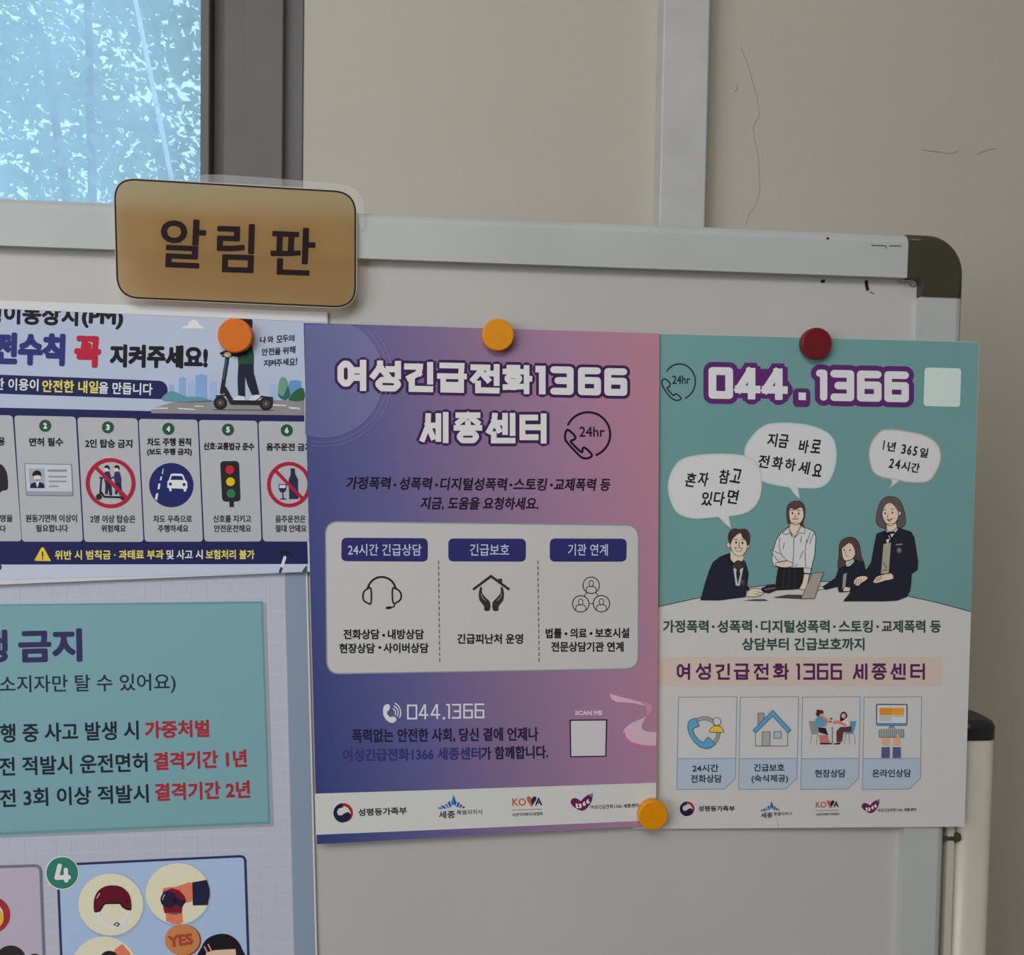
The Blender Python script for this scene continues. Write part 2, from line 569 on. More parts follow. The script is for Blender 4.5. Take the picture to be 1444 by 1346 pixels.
RY = -0.009
zt = float(np.mean([U(px, py, -.002)[2] for px, py in ((0, 278), (512, 302), (919, 318), (1282, 331))]))
zr = float(np.mean([U(px, py, RY)[2] for px, py in ((0, 344.6), (506, 366.5), (880, 378), (1280, 389.5))]))
xi = float(np.mean([U(px, py, RY)[0] for px, py in ((1300, 418), (1274, 1166), (1271, 1346))]))
xo = float(np.mean([U(px, py, -.004)[0] for px, py in ((1355.5, 418), (1326, 1181))])) + .002
bx0 = xo - 1.25; bz0 = zt - 0.93
wb = empty('whiteboard', ((bx0 + xo) / 2, 0, 0), 'mobile whiteboard with silver rails and olive corner covered with posters', 'whiteboard')
wo = wb.location.copy()
box('writing_panel', (bx0 + .03, 0, bz0 + .03), (xo - .03, .012, zt - .03), M_board, wb, wo)
hw_ = zt - zr
CR = 0.033                                                  # outer radius of the plastic corners


def railprof(z_out, z_in, sgn):
    """rail section (y, z): flat front, rounded outer edge, small lip to the panel"""
    return [(RY, z_in), (RY, z_out - sgn * .008), (RY + .0012, z_out - sgn * .0045), (RY + .004, z_out - sgn * .0015), (RY + .0075, z_out),
            (.017, z_out), (.017, z_in), (.0005, z_in)]


xc = float(U(1281, 360, RY)[0])                              # the corner piece starts here
zc = float(U(1328, 418, RY)[2])
prism('top_rail', railprof(zt, zr, 1), 'x', bx0 + .06, xc, M_alu, wb, wo)
prism('bottom_rail', railprof(bz0, bz0 + hw_, -1), 'x', bx0 + .06, xc, M_alu, wb, wo)
for side in (1, -1):
    e = xo if side == 1 else bx0
    i_ = xi if side == 1 else bx0 + (xo - xi)
    pr = [(x, y) for y, x in railprof(e, i_, side)]
    prism('side_rail', pr, 'z', bz0 + .06, zc, M_alu, wb, wo)


def corner(sx, sz):
    """plastic corner: L of the rail width with a round outer and a small round inner corner, domed front edge"""
    cx = xo - .0018 if sx == 1 else bx0 + .0018
    cz = zt if sz == 1 else bz0
    ux, uz = abs(xo - xc) - .0013, abs(zt - zc) + .0005
    wi_x, wi_z = abs(xo - xi) - .0018, hw_
    def loop(ins, r, ri):
        pts = []
        pts.append((ux, ins))
        for k in range(11):
            a = math.radians(90 * k / 10)
            pts.append((ins + r - r * math.sin(a), ins + r - r * math.cos(a)))
        pts.append((ins, uz))
        pts.append((wi_x, uz))
        for k in range(7):
            a = math.radians(90 * k / 6)
            pts.append((wi_x + ri - ri * math.cos(a), wi_z + ri - ri * math.sin(a)))
        pts.append((ux, wi_z))
        return pts
    rings = [(loop(0, CR, .005), .018), (loop(0, CR, .005), -.003), (loop(.0008, CR - .0006, .005), -.0068), (loop(.0028, CR - .0022, .005), -.0092), (loop(.0058, CR - .0045, .005), -.0104)]
    bm = bmesh.new(); L = []
    for pts, y in rings:
        L.append([bm.verts.new((cx - sx * x, y, cz - sz * z)) for x, z in pts])
    n = len(L[0])
    for a, b in zip(L, L[1:]):
        for i in range(n):
            bm.faces.new((a[i], a[(i + 1) % n], b[(i + 1) % n], b[i]))
    front = rings[-1][0]                       # two arms and the rounded knee between them
    iA, iB = 12, 13                            # (ins, uz), (wi_x, uz)
    outer_ = list(range(0, 13)); inner_ = list(range(n - 1, 12, -1))
    i = j = 0
    while i < len(outer_) - 1 or j < len(inner_) - 1:
        fi, fj = i / (len(outer_) - 1), j / (len(inner_) - 1)
        if j == len(inner_) - 1 or (i < len(outer_) - 1 and fi <= fj):
            bm.faces.new((L[-1][outer_[i]], L[-1][outer_[i + 1]], L[-1][inner_[j]])); i += 1
        else:
            bm.faces.new((L[-1][outer_[i]], L[-1][inner_[j + 1]], L[-1][inner_[j]])); j += 1
    o = bm_obj('corner_cap', bm, M_olive, wb, wo)
    for p in o.data.polygons:
        p.use_smooth = abs(p.normal.y) < 0.97
    return o


for sx in (1, -1):
    for sz in (1, -1):
        corner(sx, sz)

# stand posts with caps, pivot bolts, spacer strip and feet
pz = float(U(1385, 1041, 0)[2]); px0 = float(U(1345, 1200, 0)[0]); px1 = float(U(1403, 1200, 0)[0])


def rr_prof(x0, x1, y0, y1, r, n=6):
    P = []
    for cx, cy, a in ((x1 - r, y0 + r, -90), (x1 - r, y1 - r, 0), (x0 + r, y1 - r, 90), (x0 + r, y0 + r, 180)):
        for k in range(n + 1):
            t = math.radians(a + 90 * k / n); P.append((cx + r * math.cos(t), cy + r * math.sin(t)))
    return P


def stand_side(side):
    mir = (lambda x: x) if side == 1 else (lambda x: bx0 + xo - x)
    def X(a, b):
        a, b = mir(a), mir(b)
        return min(a, b), max(a, b)
    a, b = X(px0, px1)
    po = prism('post', rr_prof(a, b, -.002, .044, .0135), 'z', .09, pz, M_cream, wb, wo)
    for p in po.data.polygons:
        p.use_smooth = abs(p.normal.z) < .5
    # domed cap
    bm = bmesh.new(); L = []
    for ins, z in ((-.0006, pz - .001), (-.0006, pz + .010), (.0012, pz + .0135), (.005, pz + .0155)):
        L.append([bm.verts.new((x, y, z)) for x, y in rr_prof(a + ins, b - ins, -.002 + ins, .044 - ins, .0135 - ins * .6)])
    n = len(L[0])
    for q, r in zip(L, L[1:]):
        for i in range(n):
            bm.faces.new((q[i], q[(i + 1) % n], r[(i + 1) % n], r[i]))
    bm.faces.new(L[-1]); bm.faces.new(L[0][::-1])
    bm_obj('end_cap', bm, M_black, wb, wo)
    s0, s1 = X(float(U(1330, 1200, .004)[0]), px0 - .001)
    box('spacer_strip', (s0, -.002, bz0 + .05), (s1, .016, pz - .02), M_cream, wb, wo)
    bz = float(U(1337, 1182, -.002)[2]); c0, c1 = X(float(U(1329, 1182, -.003)[0]), px0 + .003)
    bm = bmesh.new()
    bmesh.ops.create_cone(bm, cap_ends=True, segments=14, radius1=.0022, radius2=.0022, depth=c1 - c0, matrix=Matrix.Translation(((c0 + c1) / 2, -.001, bz)) @ Matrix.Rotation(math.pi / 2, 4, 'Y'))
    hx = c1 if side == 1 else c0
    bmesh.ops.create_cone(bm, cap_ends=True, segments=6, radius1=.0042, radius2=.0036, depth=.006, matrix=Matrix.Translation((hx - side * .002, -.001, bz + .001)) @ Matrix.Rotation(math.pi / 2, 4, 'Y'))
    bm_obj('pivot_bolt', bm, M_olive, wb, wo)
    a, b = X(px0 + .002, px1 - .002)
    ft = box('foot', (a, -.26, .055), (b, .30, .095), M_cream, wb, wo, bev=.008)
    for y in (-.23, .27):
        bm = bmesh.new()
        bmesh.ops.create_cone(bm, cap_ends=True, segments=24, radius1=.0275, radius2=.0275, depth=.02, matrix=Matrix.Translation(((a + b) / 2, y, .0275)) @ Matrix.Rotation(math.pi / 2, 4, 'Y'))
        bm_obj('caster', bm, M_black, wb, wo)


stand_side(1); stand_side(-1)


def board_mark(name, pts, w, M, y, k=(880, 0, 2.5603)):
    V, Fc = [], []
    P = [U(k[0] + a / k[2], k[1] + b / k[2], y) for a, b in smooth_pts(pts, False, 4)]
    N = len(P)
    for i in range(N - 1):
        a, b = P[i], P[i + 1]; d = b - a; d /= np.linalg.norm(d) + 1e-12; q = np.array([-d[2], 0, d[0]]) * w / 2
        j = len(V); V += [a + q, b + q, b - q, a - q]; Fc.append((j, j + 1, j + 2, j + 3))
    return mesh_obj(name, V, Fc, M, wb, wo)


board_mark('marker_mark', [(712, 1018), (719, 1014), (725, 1013)], .0026, M_mark, -.0004)
board_mark('marker_mark', [(874, 1012), (876, 1030), (880, 1048)], .0028, M_mark, -.0004)
board_mark('marker_mark', [(888, 1053), (903, 1060)], .0006, M_mark, -.0004)
board_mark('marker_mark', [(733, 857), (738, 863)], .0020, M_mark, RY - .0003)
board_mark('smudge', [(893, 885), (915, 886), (944, 887), (946, 897)], .0006, M_mark, RY - .0003)
board_mark('smudge', [(958, 887), (980, 887), (1001, 888)], .0006, M_mark, RY - .0003)
board_mark('smudge', [(985, 1012), (1005, 1022), (1025, 1018), (1040, 1030)], .0007, M_smudge, -.0004)
board_mark('smudge', [(1030, 1028), (1045, 1035), (1060, 1022)], .0009, M_smudge, -.0004)

# ------------------------------------------------------------------ printed sheets
NAVY = (34, 34, 78)
BLK = (28, 27, 32)


def paper_sheet(S, corners, M, parent, origin, name='sheet'):
    """paper with a real thickness, front face on the sheet plane"""
    f = [S.at(x, y, 0) for x, y in corners]; b = [p - S.n * 0.00025 for p in f]
    n = len(f)
    Fc = [tuple(range(n)), tuple(range(2 * n - 1, n - 1, -1))] + [(i, n + i, n + (i + 1) % n, (i + 1) % n) for i in range(n)]
    return mesh_obj(name, f + b, Fc, M, parent, origin)


def poster(name, S, base_px, label, cat='poster'):
    p = S.at(*base_px)
    return empty(name, tuple(p), label, cat)


# ---- licence notice, lower left
S3 = Sheet((-150, 818), -.0012, (430, 815), -.0012, (-150, 1346), -.0022)
P3 = poster('licence_notice_poster', S3, (150, 1600), 'grey poster at lower left with teal text box and red penalty words')
o3 = P3.location.copy()
M_grey = mat('grey_paper', albedo((165, 167, 180)), 0.5, 0.3, var=0.02, scale=300)
paper_sheet(S3, [(-160, 790), (433, 790), (454, 1600), (-160, 1620)], ink((186, 186, 186)), P3, o3)
a = Art(S3, 'grid_background')
a.poly([(-158, 790), (404, 790), (424, 1598), (-158, 1598)], M_grey, 1)
for i in range(26):
    x = -150 + 22 * i
    a.stroke([(x, 795), (x + 16, 1590)], 1.0, (176, 178, 191), 2)
for i in range(35):
    y = 800 + 22.3 * i
    if y < 1590:
        a.stroke([(-156, y + 6), (404 + 14 * (y - 800) / 550, y - 6)], 1.0, (176, 178, 191), 2)
a.build(P3, o3)
a = Art(S3, 'edge_band')
a.poly([(401, 790), (430, 790), (451, 1598), (421, 1598)], (122, 136, 154), 3)
a.build(P3, o3)
a = Art(S3, 'teal_text_box')
a.poly([(-154, 855), (375, 850), (386, 1164.5), (-154, 1188)], (140, 143, 150), 3)
a.poly([(-154, 853.5), (370.5, 847.5), (381, 1161), (-154, 1184)], (92, 134, 144), 4)
a.poly([(-150, 855.5), (368, 850.5), (378.5, 1157.5), (-150, 1179)], (111, 149, 157), 5)
a.build(P3, o3)
a = Art(S3, 'headline_lettering', (0, 800, 3.2089))
a.text('행', -105, 358, 35, 355, 150, (52, 46, 88), 6, 12)
a.text('금지', 82, 356, 372, 350, 152, (52, 46, 88), 6, 13)
a.text('소지자만 탈 수 있어요)', -2, 534, 795, 522, 90, (40, 48, 62), 6, 2)
a.build(P3, o3)
a = Art(S3, 'penalty_lettering', (0, 800, 3.2089))
RED = (148, 46, 56)
DK = (33, 40, 50)
a.text('행 중 사고 발생 시', 0, 750, 627, 735, 86, DK, 6, 4)
a.text('가중처벌', 655, 734, 948, 727, 80, RED, 6, 6)
a.text('운전 적발시 운전면허', -82, 903, 667, 880, 86, DK, 6, 4)
a.text('결격기간 1년', 695, 877, 1117, 862, 82, RED, 6, 6)
a.K(0, 1060, 3.2089)
a.text('운전 3회 이상 적발시', -82, 212, 672, 187, 84, DK, 6, 4)
a.text('결격기간 2년', 700, 182, 1132, 168, 82, RED, 6, 6)
a.build(P3, o3)
a = Art(S3, 'prohibition_panel')
a.poly(rrect([(-150, 1226), (57, 1220), (70, 1560), (-150, 1560)], 9), (166, 158, 172), 3, line=(108, 103, 118), lw=4)
a.K(0, 1190, 8.63)
a.disc(-100, 860, 224, (150, 42, 52), 5); a.disc(-100, 860, 142, (188, 186, 190), 6); a.disc(-80, 900, 125, (200, 165, 60), 7)
a.disc(130, 1420, 190, (42, 40, 44), 5, ry=190); a.disc(420, 1420, 90, (30, 28, 34), 6)
a.build(P3, o3)
a = Art(S3, 'safety_gear_panel')
a.poly(rrect([(81, 1219), (345.5, 1206.5), (357, 1560), (95, 1560)], 8), (152, 172, 206), 3, line=(44, 50, 88), lw=3.4)
a.K(70, 1190, 4.8133)
CREAM = (202, 198, 172)
a.disc(420, 415, 224, (140, 158, 184), 4); a.disc(875, 342, 221, (140, 158, 184), 4)
a.disc(415, 408, 221, CREAM, 5, ry=211); a.disc(870, 335, 218, CREAM, 5, ry=208); a.disc(370, 840, 224, CREAM, 5, ry=215)
a.build(P3, o3)
a = Art(S3, 'helmet_picture', (70, 1190, 4.8133))
a.stroke([(325, 460), (345, 510), (385, 545), (440, 555), (490, 535), (520, 495), (535, 455)], 26, (205, 206, 206), 6, sm=4)
a.poly([(470, 530), (515, 520), (525, 555), (490, 548)], (205, 206, 206), 6)
a.poly([(302, 458), (300, 380), (325, 320), (375, 285), (430, 278), (490, 290), (535, 330), (552, 380), (554, 445), (520, 444), (490, 425), (478, 405), (370, 408), (358, 435), (330, 458)], (90, 22, 38), 7, sm=2)
a.stroke([(310, 458), (340, 452), (362, 415), (375, 402), (478, 400), (495, 425), (525, 440), (550, 440)], 9, (48, 20, 30), 8)
a.disc(520, 388, 9, (40, 14, 26), 8); a.stroke([(320, 365), (340, 332)], 5, (215, 190, 195), 8)
a.poly([(430, 545), (455, 528), (480, 540), (460, 560)], BLK, 7); a.poly([(442, 545), (456, 536), (468, 542), (456, 552)], CREAM, 8)
a.build(P3, o3)
a = Art(S3, 'elbow_pad_picture', (70, 1190, 4.8133))
SK = (205, 112, 88)
a.poly([(790, 470), (900, 465), (905, 530), (880, 543), (830, 538), (788, 520)], SK, 6)
a.poly([(770, 300), (850, 290), (910, 270), (970, 262), (970, 385), (915, 395), (898, 430), (895, 470), (785, 470), (770, 400)], SK, 6, sm=2)
a.poly([(770, 320), (830, 298), (880, 312), (915, 350), (928, 385), (902, 420), (895, 466), (780, 466), (770, 420)], (108, 28, 46), 7)
a.poly([(840, 360), (925, 385), (900, 425), (845, 405)], (36, 30, 52), 8)
a.disc(808, 375, 56, (36, 32, 56), 8); a.stroke(arc(808, 375, 40, 42, 180, 230, 6), 5, (190, 180, 190), 9)
a.poly([(968, 258), (1066, 241), (1085, 300), (1087, 345), (1072, 413), (972, 415)], (34, 34, 58), 7)
a.build(P3, o3)
a = Art(S3, 'arm_picture', (70, 1190, 4.8133))
a.poly([(440, 715), (492, 675), (545, 735), (560, 790), (420, 800)], SK, 6); a.disc(405, 790, 68, (36, 34, 40), 7)
a.build(P3, o3)
a = Art(S3, 'yes_coin_picture', (70, 1190, 4.8133))
a.disc(912, 652, 116, (118, 66, 44), 6, ry=108); a.disc(900, 648, 118, (182, 118, 72), 7, ry=106)
a.text('YES', 806, 662, 972, 640, 80, (150, 68, 48), 8, 10)
a.build(P3, o3)
a = Art(S3, 'head_picture', (70, 1190, 4.8133))
a.poly([(1015, 790), (1030, 700), (1070, 640), (1140, 610), (1210, 612), (1270, 650), (1305, 710), (1318, 800)], (30, 27, 32), 6, sm=4)
a.poly([(1060, 800), (1062, 735), (1120, 718), (1262, 710), (1268, 800)], (218, 172, 148), 7)
a.stroke([(1050, 695), (1072, 735)], 9, (205, 140, 145), 8); a.stroke([(1076, 680), (1096, 720)], 9, (205, 140, 145), 8)
a.build(P3, o3)
a = Art(S3, 'number_badge', (0, 1190, 8.63))
a.disc(757, 348, 206, (196, 208, 210), 5); a.disc(757, 348, 193, (46, 112, 96), 6)
a.stroke([(725, 262), (690, 405), (835, 400)], 56, (205, 208, 205), 7); a.stroke([(800, 310), (806, 440)], 52, (205, 208, 205), 7)
a.build(P3, o3)

# ---- kick scooter rules, upper left
S4 = Sheet((0, 424), -.0022, (462, 440), -.0022, (0, 822), -.0062)
P4 = poster('scooter_safety_poster', S4, (150, 822), 'wide navy and pale blue poster of kick scooter safety rules, at upper left')
o4 = P4.location.copy()
paper_sheet(S4, [(-170, 417), (462, 440), (468, 805), (434, 806), (-170, 831)], ink((182, 183, 186)), P4, o4)
a = Art(S4, 'sky_background', (0, 430, 3.2818))
M_sky4 = mat('pale_blue_print', albedo((160, 168, 190)), 0.5, 0.25, var=0.05, scale=14)
a.poly([(-540, 0), (0, 15), (600, 42), (1401, 74), (1405, 340), (1408, 510), (0, 490), (-540, 480)], M_sky4, 1)
a.poly([(840, 108), (850, 98), (870, 95), (875, 78), (895, 66), (915, 76), (922, 90), (940, 98), (948, 108)], (196, 200, 212), 2)
for x0, x1, y0, c in ((780, 806, 365, (128, 158, 196)), (828, 860, 332, (122, 152, 192)), (870, 900, 350, (140, 166, 202)), (905, 958, 318, (118, 148, 192)), (970, 1004, 352, (138, 164, 202)), (1248, 1280, 366, (140, 164, 198)), (1338, 1394, 346, (92, 132, 180))):
    a.poly([(x0, y0 + 6), ((x0 + x1) / 2, y0), (x1, y0 + 6), (x1, 448), (x0, 446)], c, 2)
a.poly([(760, 445), (770, 408), (800, 398), (830, 410), (860, 422), (900, 424), (940, 428), (975, 447)], (88, 132, 146), 3, sm=3)
a.poly([(1286, 410), (1292, 350), (1312, 332), (1330, 352), (1340, 400), (1325, 436), (1300, 430)], (100, 138, 122), 3, sm=4)
a.poly([(1285, 410), (1312, 420), (1330, 375), (1342, 410), (1325, 438), (1298, 432)], (44, 92, 84), 4, sm=3)
a.poly([(1335, 440), (1350, 412), (1375, 390), (1404, 384), (1406, 442)], (44, 88, 52), 4, sm=2)
M_road = mat('grey_road_print', albedo((126, 124, 126)), 0.5, 0.25, var=0.05, scale=30)
a.poly([(700, 478), (800, 450), (1000, 440), (1407, 440), (1408, 510), (700, 500)], M_road, 3)
for p in ([(700, 475), (780, 474), (775, 480), (690, 481)], [(818, 474), (900, 480), (908, 486), (830, 482)], [(900, 464), (945, 466), (940, 471), (900, 470)], [(1265, 458), (1330, 462), (1320, 468), (1262, 465)], [(1330, 470), (1385, 474), (1390, 482), (1345, 480)]):
    a.poly(p, (186, 188, 190), 4)
a.build(P4, o4)
a = Art(S4, 'title_lettering', (0, 430, 3.2818))
a.text('형이동장치', -75, 36, 362, 48, 100, BLK, 2, 8)
a.text('(PM)', 378, 58, 570, 68, 92, BLK, 2, 9)
a.text('안전수칙', -140, 196, 302, 208, 152, (46, 48, 108), 2, 17)
a.text('꼭', 343, 214, 468, 218, 148, (164, 36, 54), 2, 18)
a.text('지켜주세요!', 508, 234, 962, 242, 108, BLK, 2, 11)
a.build(P4, o4)
a = Art(S4, 'slogan_banner', (0, 430, 3.2818))
a.poly(clip([(-300, 316), (0, 322), (740, 350)] + arc(735, 393, 41, 43, -80, 80, 12) + [(0, 410), (-300, 402)], 0, -300, False), NAVY, 2)
a.text('한 이용이', -28, 364, 178, 370, 56, (196, 198, 206), 3, 2.6)
a.text('안전한 내일', 195, 374, 455, 380, 58, (206, 190, 84), 3, 3)
a.text('을 만듭니다', 457, 382, 706, 390, 56, (196, 198, 206), 3, 2.6)
a.build(P4, o4)
a = Art(S4, 'rider_picture', (280, 440, 8.4125))
a.poly([(372, 68), (625, 76), (640, 100), (635, 195), (560, 130), (370, 90)], BLK, 3)
a.poly([(545, 330), (632, 380), (655, 500), (655, 612), (470, 612), (462, 500), (540, 470)], (34, 72, 56), 4)
a.poly([(380, 490), (560, 470), (580, 500), (470, 530), (380, 522)], BLK, 5)
a.poly([(472, 612), (652, 612), (655, 720), (690, 850), (722, 975), (640, 1000), (575, 850), (555, 760), (550, 850), (552, 1000), (470, 995), (462, 800)], (32, 34, 52), 4)
a.poly([(415, 1045), (425, 1010), (470, 988), (545, 1000), (552, 1050)], (188, 190, 194), 5); a.poly([(600, 1055), (605, 1030), (640, 985), (720, 978), (742, 1005), (690, 1040), (650, 1068)], (188, 190, 194), 5)
a.stroke([(590, 1060), (650, 1066), (735, 1010)], 6, BLK, 6); a.stroke([(415, 1048), (550, 1052)], 6, BLK, 6)
a.stroke([(340, 540), (275, 950)], 46, (34, 38, 42), 5); a.stroke([(330, 560), (295, 800)], 10, (80, 96, 108), 6)
a.stroke([(300, 900), (395, 1070), (760, 1075)], 56, (36, 36, 40), 5)
a.stroke([(210, 995), (330, 985)], 18, BLK, 5)
for cx, cy in ((258, 1075), (800, 1085)):
    a.disc(cx, cy, 80, (34, 33, 36), 6); a.disc(cx, cy, 46, (66, 62, 64), 7); a.disc(cx, cy, 12, (140, 136, 134), 8, n=12)
a.stroke([(740, 1000), (870, 1015), (875, 1060)], 20, (34, 33, 36), 6)
a.poly([(160, 1150), (890, 1158), (880, 1170), (180, 1162)], (76, 74, 76), 4)
a.stroke([(270, 490), (320, 470), (380, 480)], 34, (34, 34, 38), 6); a.disc(345, 502, 42, (200, 164, 136), 7, ry=30)
a.stroke([(285, 520), (380, 520)], 22, (34, 34, 38), 6)
a.build(P4, o4)
a = Art(S4, 'handwritten_note', (280, 440, 8.4125))
INK2 = (42, 44, 62)
a.hand([('나', 765, 328), ('와', 852, 322), ('모', 960, 318), ('두', 1030, 312), ('의', 1100, 308)], INK2, 3, 5, 72, 82, -3)
a.hand([('안', 785, 470), ('전', 862, 465), ('을', 938, 462), ('위', 1030, 455), ('해', 1112, 445)], INK2, 3, 5, 72, 86, -3)
a.hand([('지', 808, 605), ('켜', 880, 602), ('주', 955, 600), ('세', 1030, 590), ('요', 1110, 588), ('!', 1162, 580, .25)], INK2, 3, 5, 72, 82, -3)
a.build(P4, o4)
a = Art(S4, 'white_margin', (0, 430, 3.2818))
a.poly([(-545, -45), (0, -22), (1512, 36), (1512, 80), (1401, 74), (600, 42), (0, 17), (-545, 0)], (186, 187, 190), 4)
a.build(P4, o4)
a = Art(S4, 'rule_panel', (0, 580, 3.2818))
a.poly([(-545, -30), (0, -18), (1408, 14), (1412, 300), (1425, 705), (0, 708), (-545, 712)], NAVY, 2)
a.build(P4, o4)
CARD = (160, 161, 166)
cards = [([(-200, 12), (58, 18), (100, 600), (-200, 600)], None),
         ([(66, 18), (350, 24), (384, 602), (102, 602)], '2'), ([(358, 26), (636, 32), (664, 603), (390, 603)], '3'),
         ([(642, 34), (914, 38), (939, 602), (670, 602)], '4'), ([(920, 39), (1190, 43), (1210, 601), (946, 601)], '5'),
         ([(1196, 44), (1470, 48), (1478, 601), (1217, 601)], '6')]
badge = {'2': (209, 66), '3': (499, 73), '4': (779, 80), '5': (1055, 84), '6': (1327, 87)}
heads = {'2': [('면허 필수', 135, 141, 292, 141, 40, 2.6)], '3': [('2인 탑승 금지', 394, 147, 612, 149, 40, 2.6)],
         '4': [('차도 주행 원칙', 680, 141, 884, 141, 38, 2.6), ('(보도 주행 금지)', 680, 188, 888, 188, 36, 2.6)],
         '5': [('신호·교통법규 준수', 942, 160, 1176, 162, 36, 2.6)], '6': [('음주운전 금지', 1232, 163, 1440, 165, 36, 2.6)], None: [('착용', -40, 138, 22, 138, 40, 2.6)]}
caps = {'2': [('원동기면허 이상이', 118, 494, 356, 494, 36), ('필요합니다', 166, 540, 314, 540, 34)],
        '3': [('2명 이상 탑승은', 417, 497, 626, 497, 36), ('위험해요', 468, 541, 582, 541, 34)],
        '4': [('차도 우측으로', 709, 497, 888, 496, 34), ('주행하세요', 730, 541, 872, 541, 34)],
        '5': [('신호를 지키고', 986, 496, 1162, 496, 34), ('안전운전해요', 990, 541, 1162, 541, 34)],
        '6': [('음주운전은', 1274, 497, 1414, 497, 34), ('절대 안돼요', 1274, 541, 1418, 541, 34)], None: [('명을', 0, 494, 58, 494, 34), ('다', 0, 541, 26, 541, 32)]}
for quad, num in cards:
    a = Art(S4, 'rule_card', (0, 580, 3.2818))
    a.poly(rrect(quad, 18), CARD, 3)
    for s, x0, y0, x1, y1, h, b in heads[num]:
        a.text(s, x0, y0, x1, y1, h, BLK, 5, b)
    for s, x0, y0, x1, y1, h in caps[num]:
        a.text(s, x0, y0, x1, y1, h, (44, 44, 54), 5, 1.6)
    if num:
        cx, cy = badge[num]
        a.disc(cx, cy, 28, (34, 78, 50), 5)
        a.text(num, cx - 9, cy, cx + 9, cy, 27, (206, 210, 206), 6, 4)
    o = a.build(P4, o4)
    i = Art(S4, 'rule_icon', (0, 580, 3.2818))
    if num is None:
        i.poly([(-60, 245), (0, 242), (28, 275), (36, 320), (34, 360), (10, 366), (-10, 380), (-60, 375)], (38, 36, 40), 5, sm=3)
    elif num == '2':
        i.K(0, 640, 6.5636)
        i.poly(rrect([(228, 88), (660, 95), (674, 385), (244, 382)], 16), (176, 178, 186), 5, line=(112, 114, 124), lw=7)
        i.poly([(246, 342), (672, 346), (674, 384), (248, 382)], (138, 140, 150), 6)
        i.poly([(262, 130), (410, 134), (416, 315), (276, 313)], (146, 150, 162), 6)
        i.poly([(318, 190), (372, 190), (376, 222), (345, 256), (316, 225)], (200, 186, 172), 7, sm=3); i.poly([(330, 230), (362, 230), (366, 270), (328, 270)], (200, 186, 172), 7)
        i.poly([(300, 205), (305, 170), (340, 150), (375, 165), (382, 205), (372, 200), (345, 195), (315, 200)], (24, 24, 30), 8, sm=2)
        i.poly([(278, 314), (285, 275), (330, 258), (365, 258), (405, 275), (412, 314)], (28, 30, 64), 8); i.poly([(330, 258), (362, 258), (350, 305), (342, 305)], (190, 190, 196), 9)
        for x0, x1, y, w in ((442, 614, 152, 20), (448, 618, 208, 13), (448, 618, 252, 13), (454, 538, 297, 13)):
            i.stroke([(x0 + 6, y), (x1 - 6, y)], w, (128, 130, 138), 7)
    elif num == '3':
        i.K(0, 640, 6.5636)
        i.stroke([(938, 220), (925, 380)], 16, BLK, 5); i.stroke([(920, 216), (950, 222)], 12, BLK, 5); i.stroke([(930, 345), (965, 395), (1140, 400)], 18, BLK, 5)
        i.disc(915, 395, 28, (40, 38, 40), 6); i.disc(1135, 402, 24, (40, 38, 40), 6)
        for dx, dy in ((0, 0), (92, 0)):
            i.poly([(970 + dx, 165), (1005 + dx, 160), (1022 + dx, 190), (1030 + dx, 270), (975 + dx, 272), (965 + dx, 220)], (48, 46, 88), 6, sm=2)
            i.poly([(975 + dx, 270), (1028 + dx, 270), (1038 + dx, 380), (1012 + dx, 382), (1003 + dx, 310), (994 + dx, 372), (972 + dx, 370)], (34, 36, 60), 6)
            i.disc(988 + dx, 138, 24, (206, 184, 166), 6); i.poly([(962 + dx, 128), (975 + dx, 104), (1003 + dx, 104), (1015 + dx, 130), (1008 + dx, 148), (996 + dx, 128)], (24, 24, 28), 7)
            i.stroke([(985 + dx, 200), (945 + dx, 220)], 14, (48, 46, 88), 7)
        i.stroke(arc(1022, 268, 213, 215), 34, (156, 30, 50), 8, closed=True); i.stroke([(880, 118), (1172, 405)], 34, (156, 30, 50), 8)
    elif num == '4':
        i.K(200, 640, 6.0167)
        i.disc(250, 263, 188, (32, 38, 92), 5, n=40)
        for p in ([(178, 125), (184, 122), (178, 168), (170, 168)], [(160, 190), (172, 190), (166, 222), (152, 222)], [(140, 250), (158, 250), (150, 298), (134, 298)], [(122, 335), (140, 330), (128, 395), (110, 378)]):
            i.poly(p, (206, 208, 214), 6)
        i.poly([(245, 172), (262, 165), (338, 167), (352, 178), (370, 222), (384, 235), (388, 290), (378, 292), (378, 315), (358, 318), (352, 294), (252, 290), (252, 315), (236, 315), (230, 288), (216, 285), (218, 232), (230, 218)], (200, 202, 208), 6)
        i.poly([(255, 184), (340, 186), (355, 220), (242, 218)], (32, 38, 92), 7); i.disc(242, 254, 13, (32, 38, 92), 7); i.disc(358, 258, 13, (32, 38, 92), 7)
    elif num == '5':
        i.K(200, 640, 6.0167)
        i.poly(rrect([(664, 60), (824, 58), (838, 402), (682, 404)], 36), (36, 35, 38), 5); i.stroke([(760, 395), (762, 430)], 38, (36, 35, 38), 5, cap='square')
        i.disc(746, 133, 37, (172, 38, 48), 6); i.disc(752, 234, 37, (204, 168, 28), 6); i.disc(757, 334, 37, (44, 108, 74), 6)
    else:
        i.K(200, 640, 6.0167)
        i.poly([(1262, 120), (1298, 122), (1300, 165), (1325, 215), (1328, 380), (1250, 382), (1246, 215), (1262, 175)], (44, 40, 62), 5)
        i.poly([(1158, 255), (1228, 255), (1226, 300), (1210, 325), (1178, 325), (1162, 300)], (40, 40, 70), 5); i.poly([(1166, 263), (1220, 263), (1219, 288), (1168, 288)], (190, 192, 200), 6)
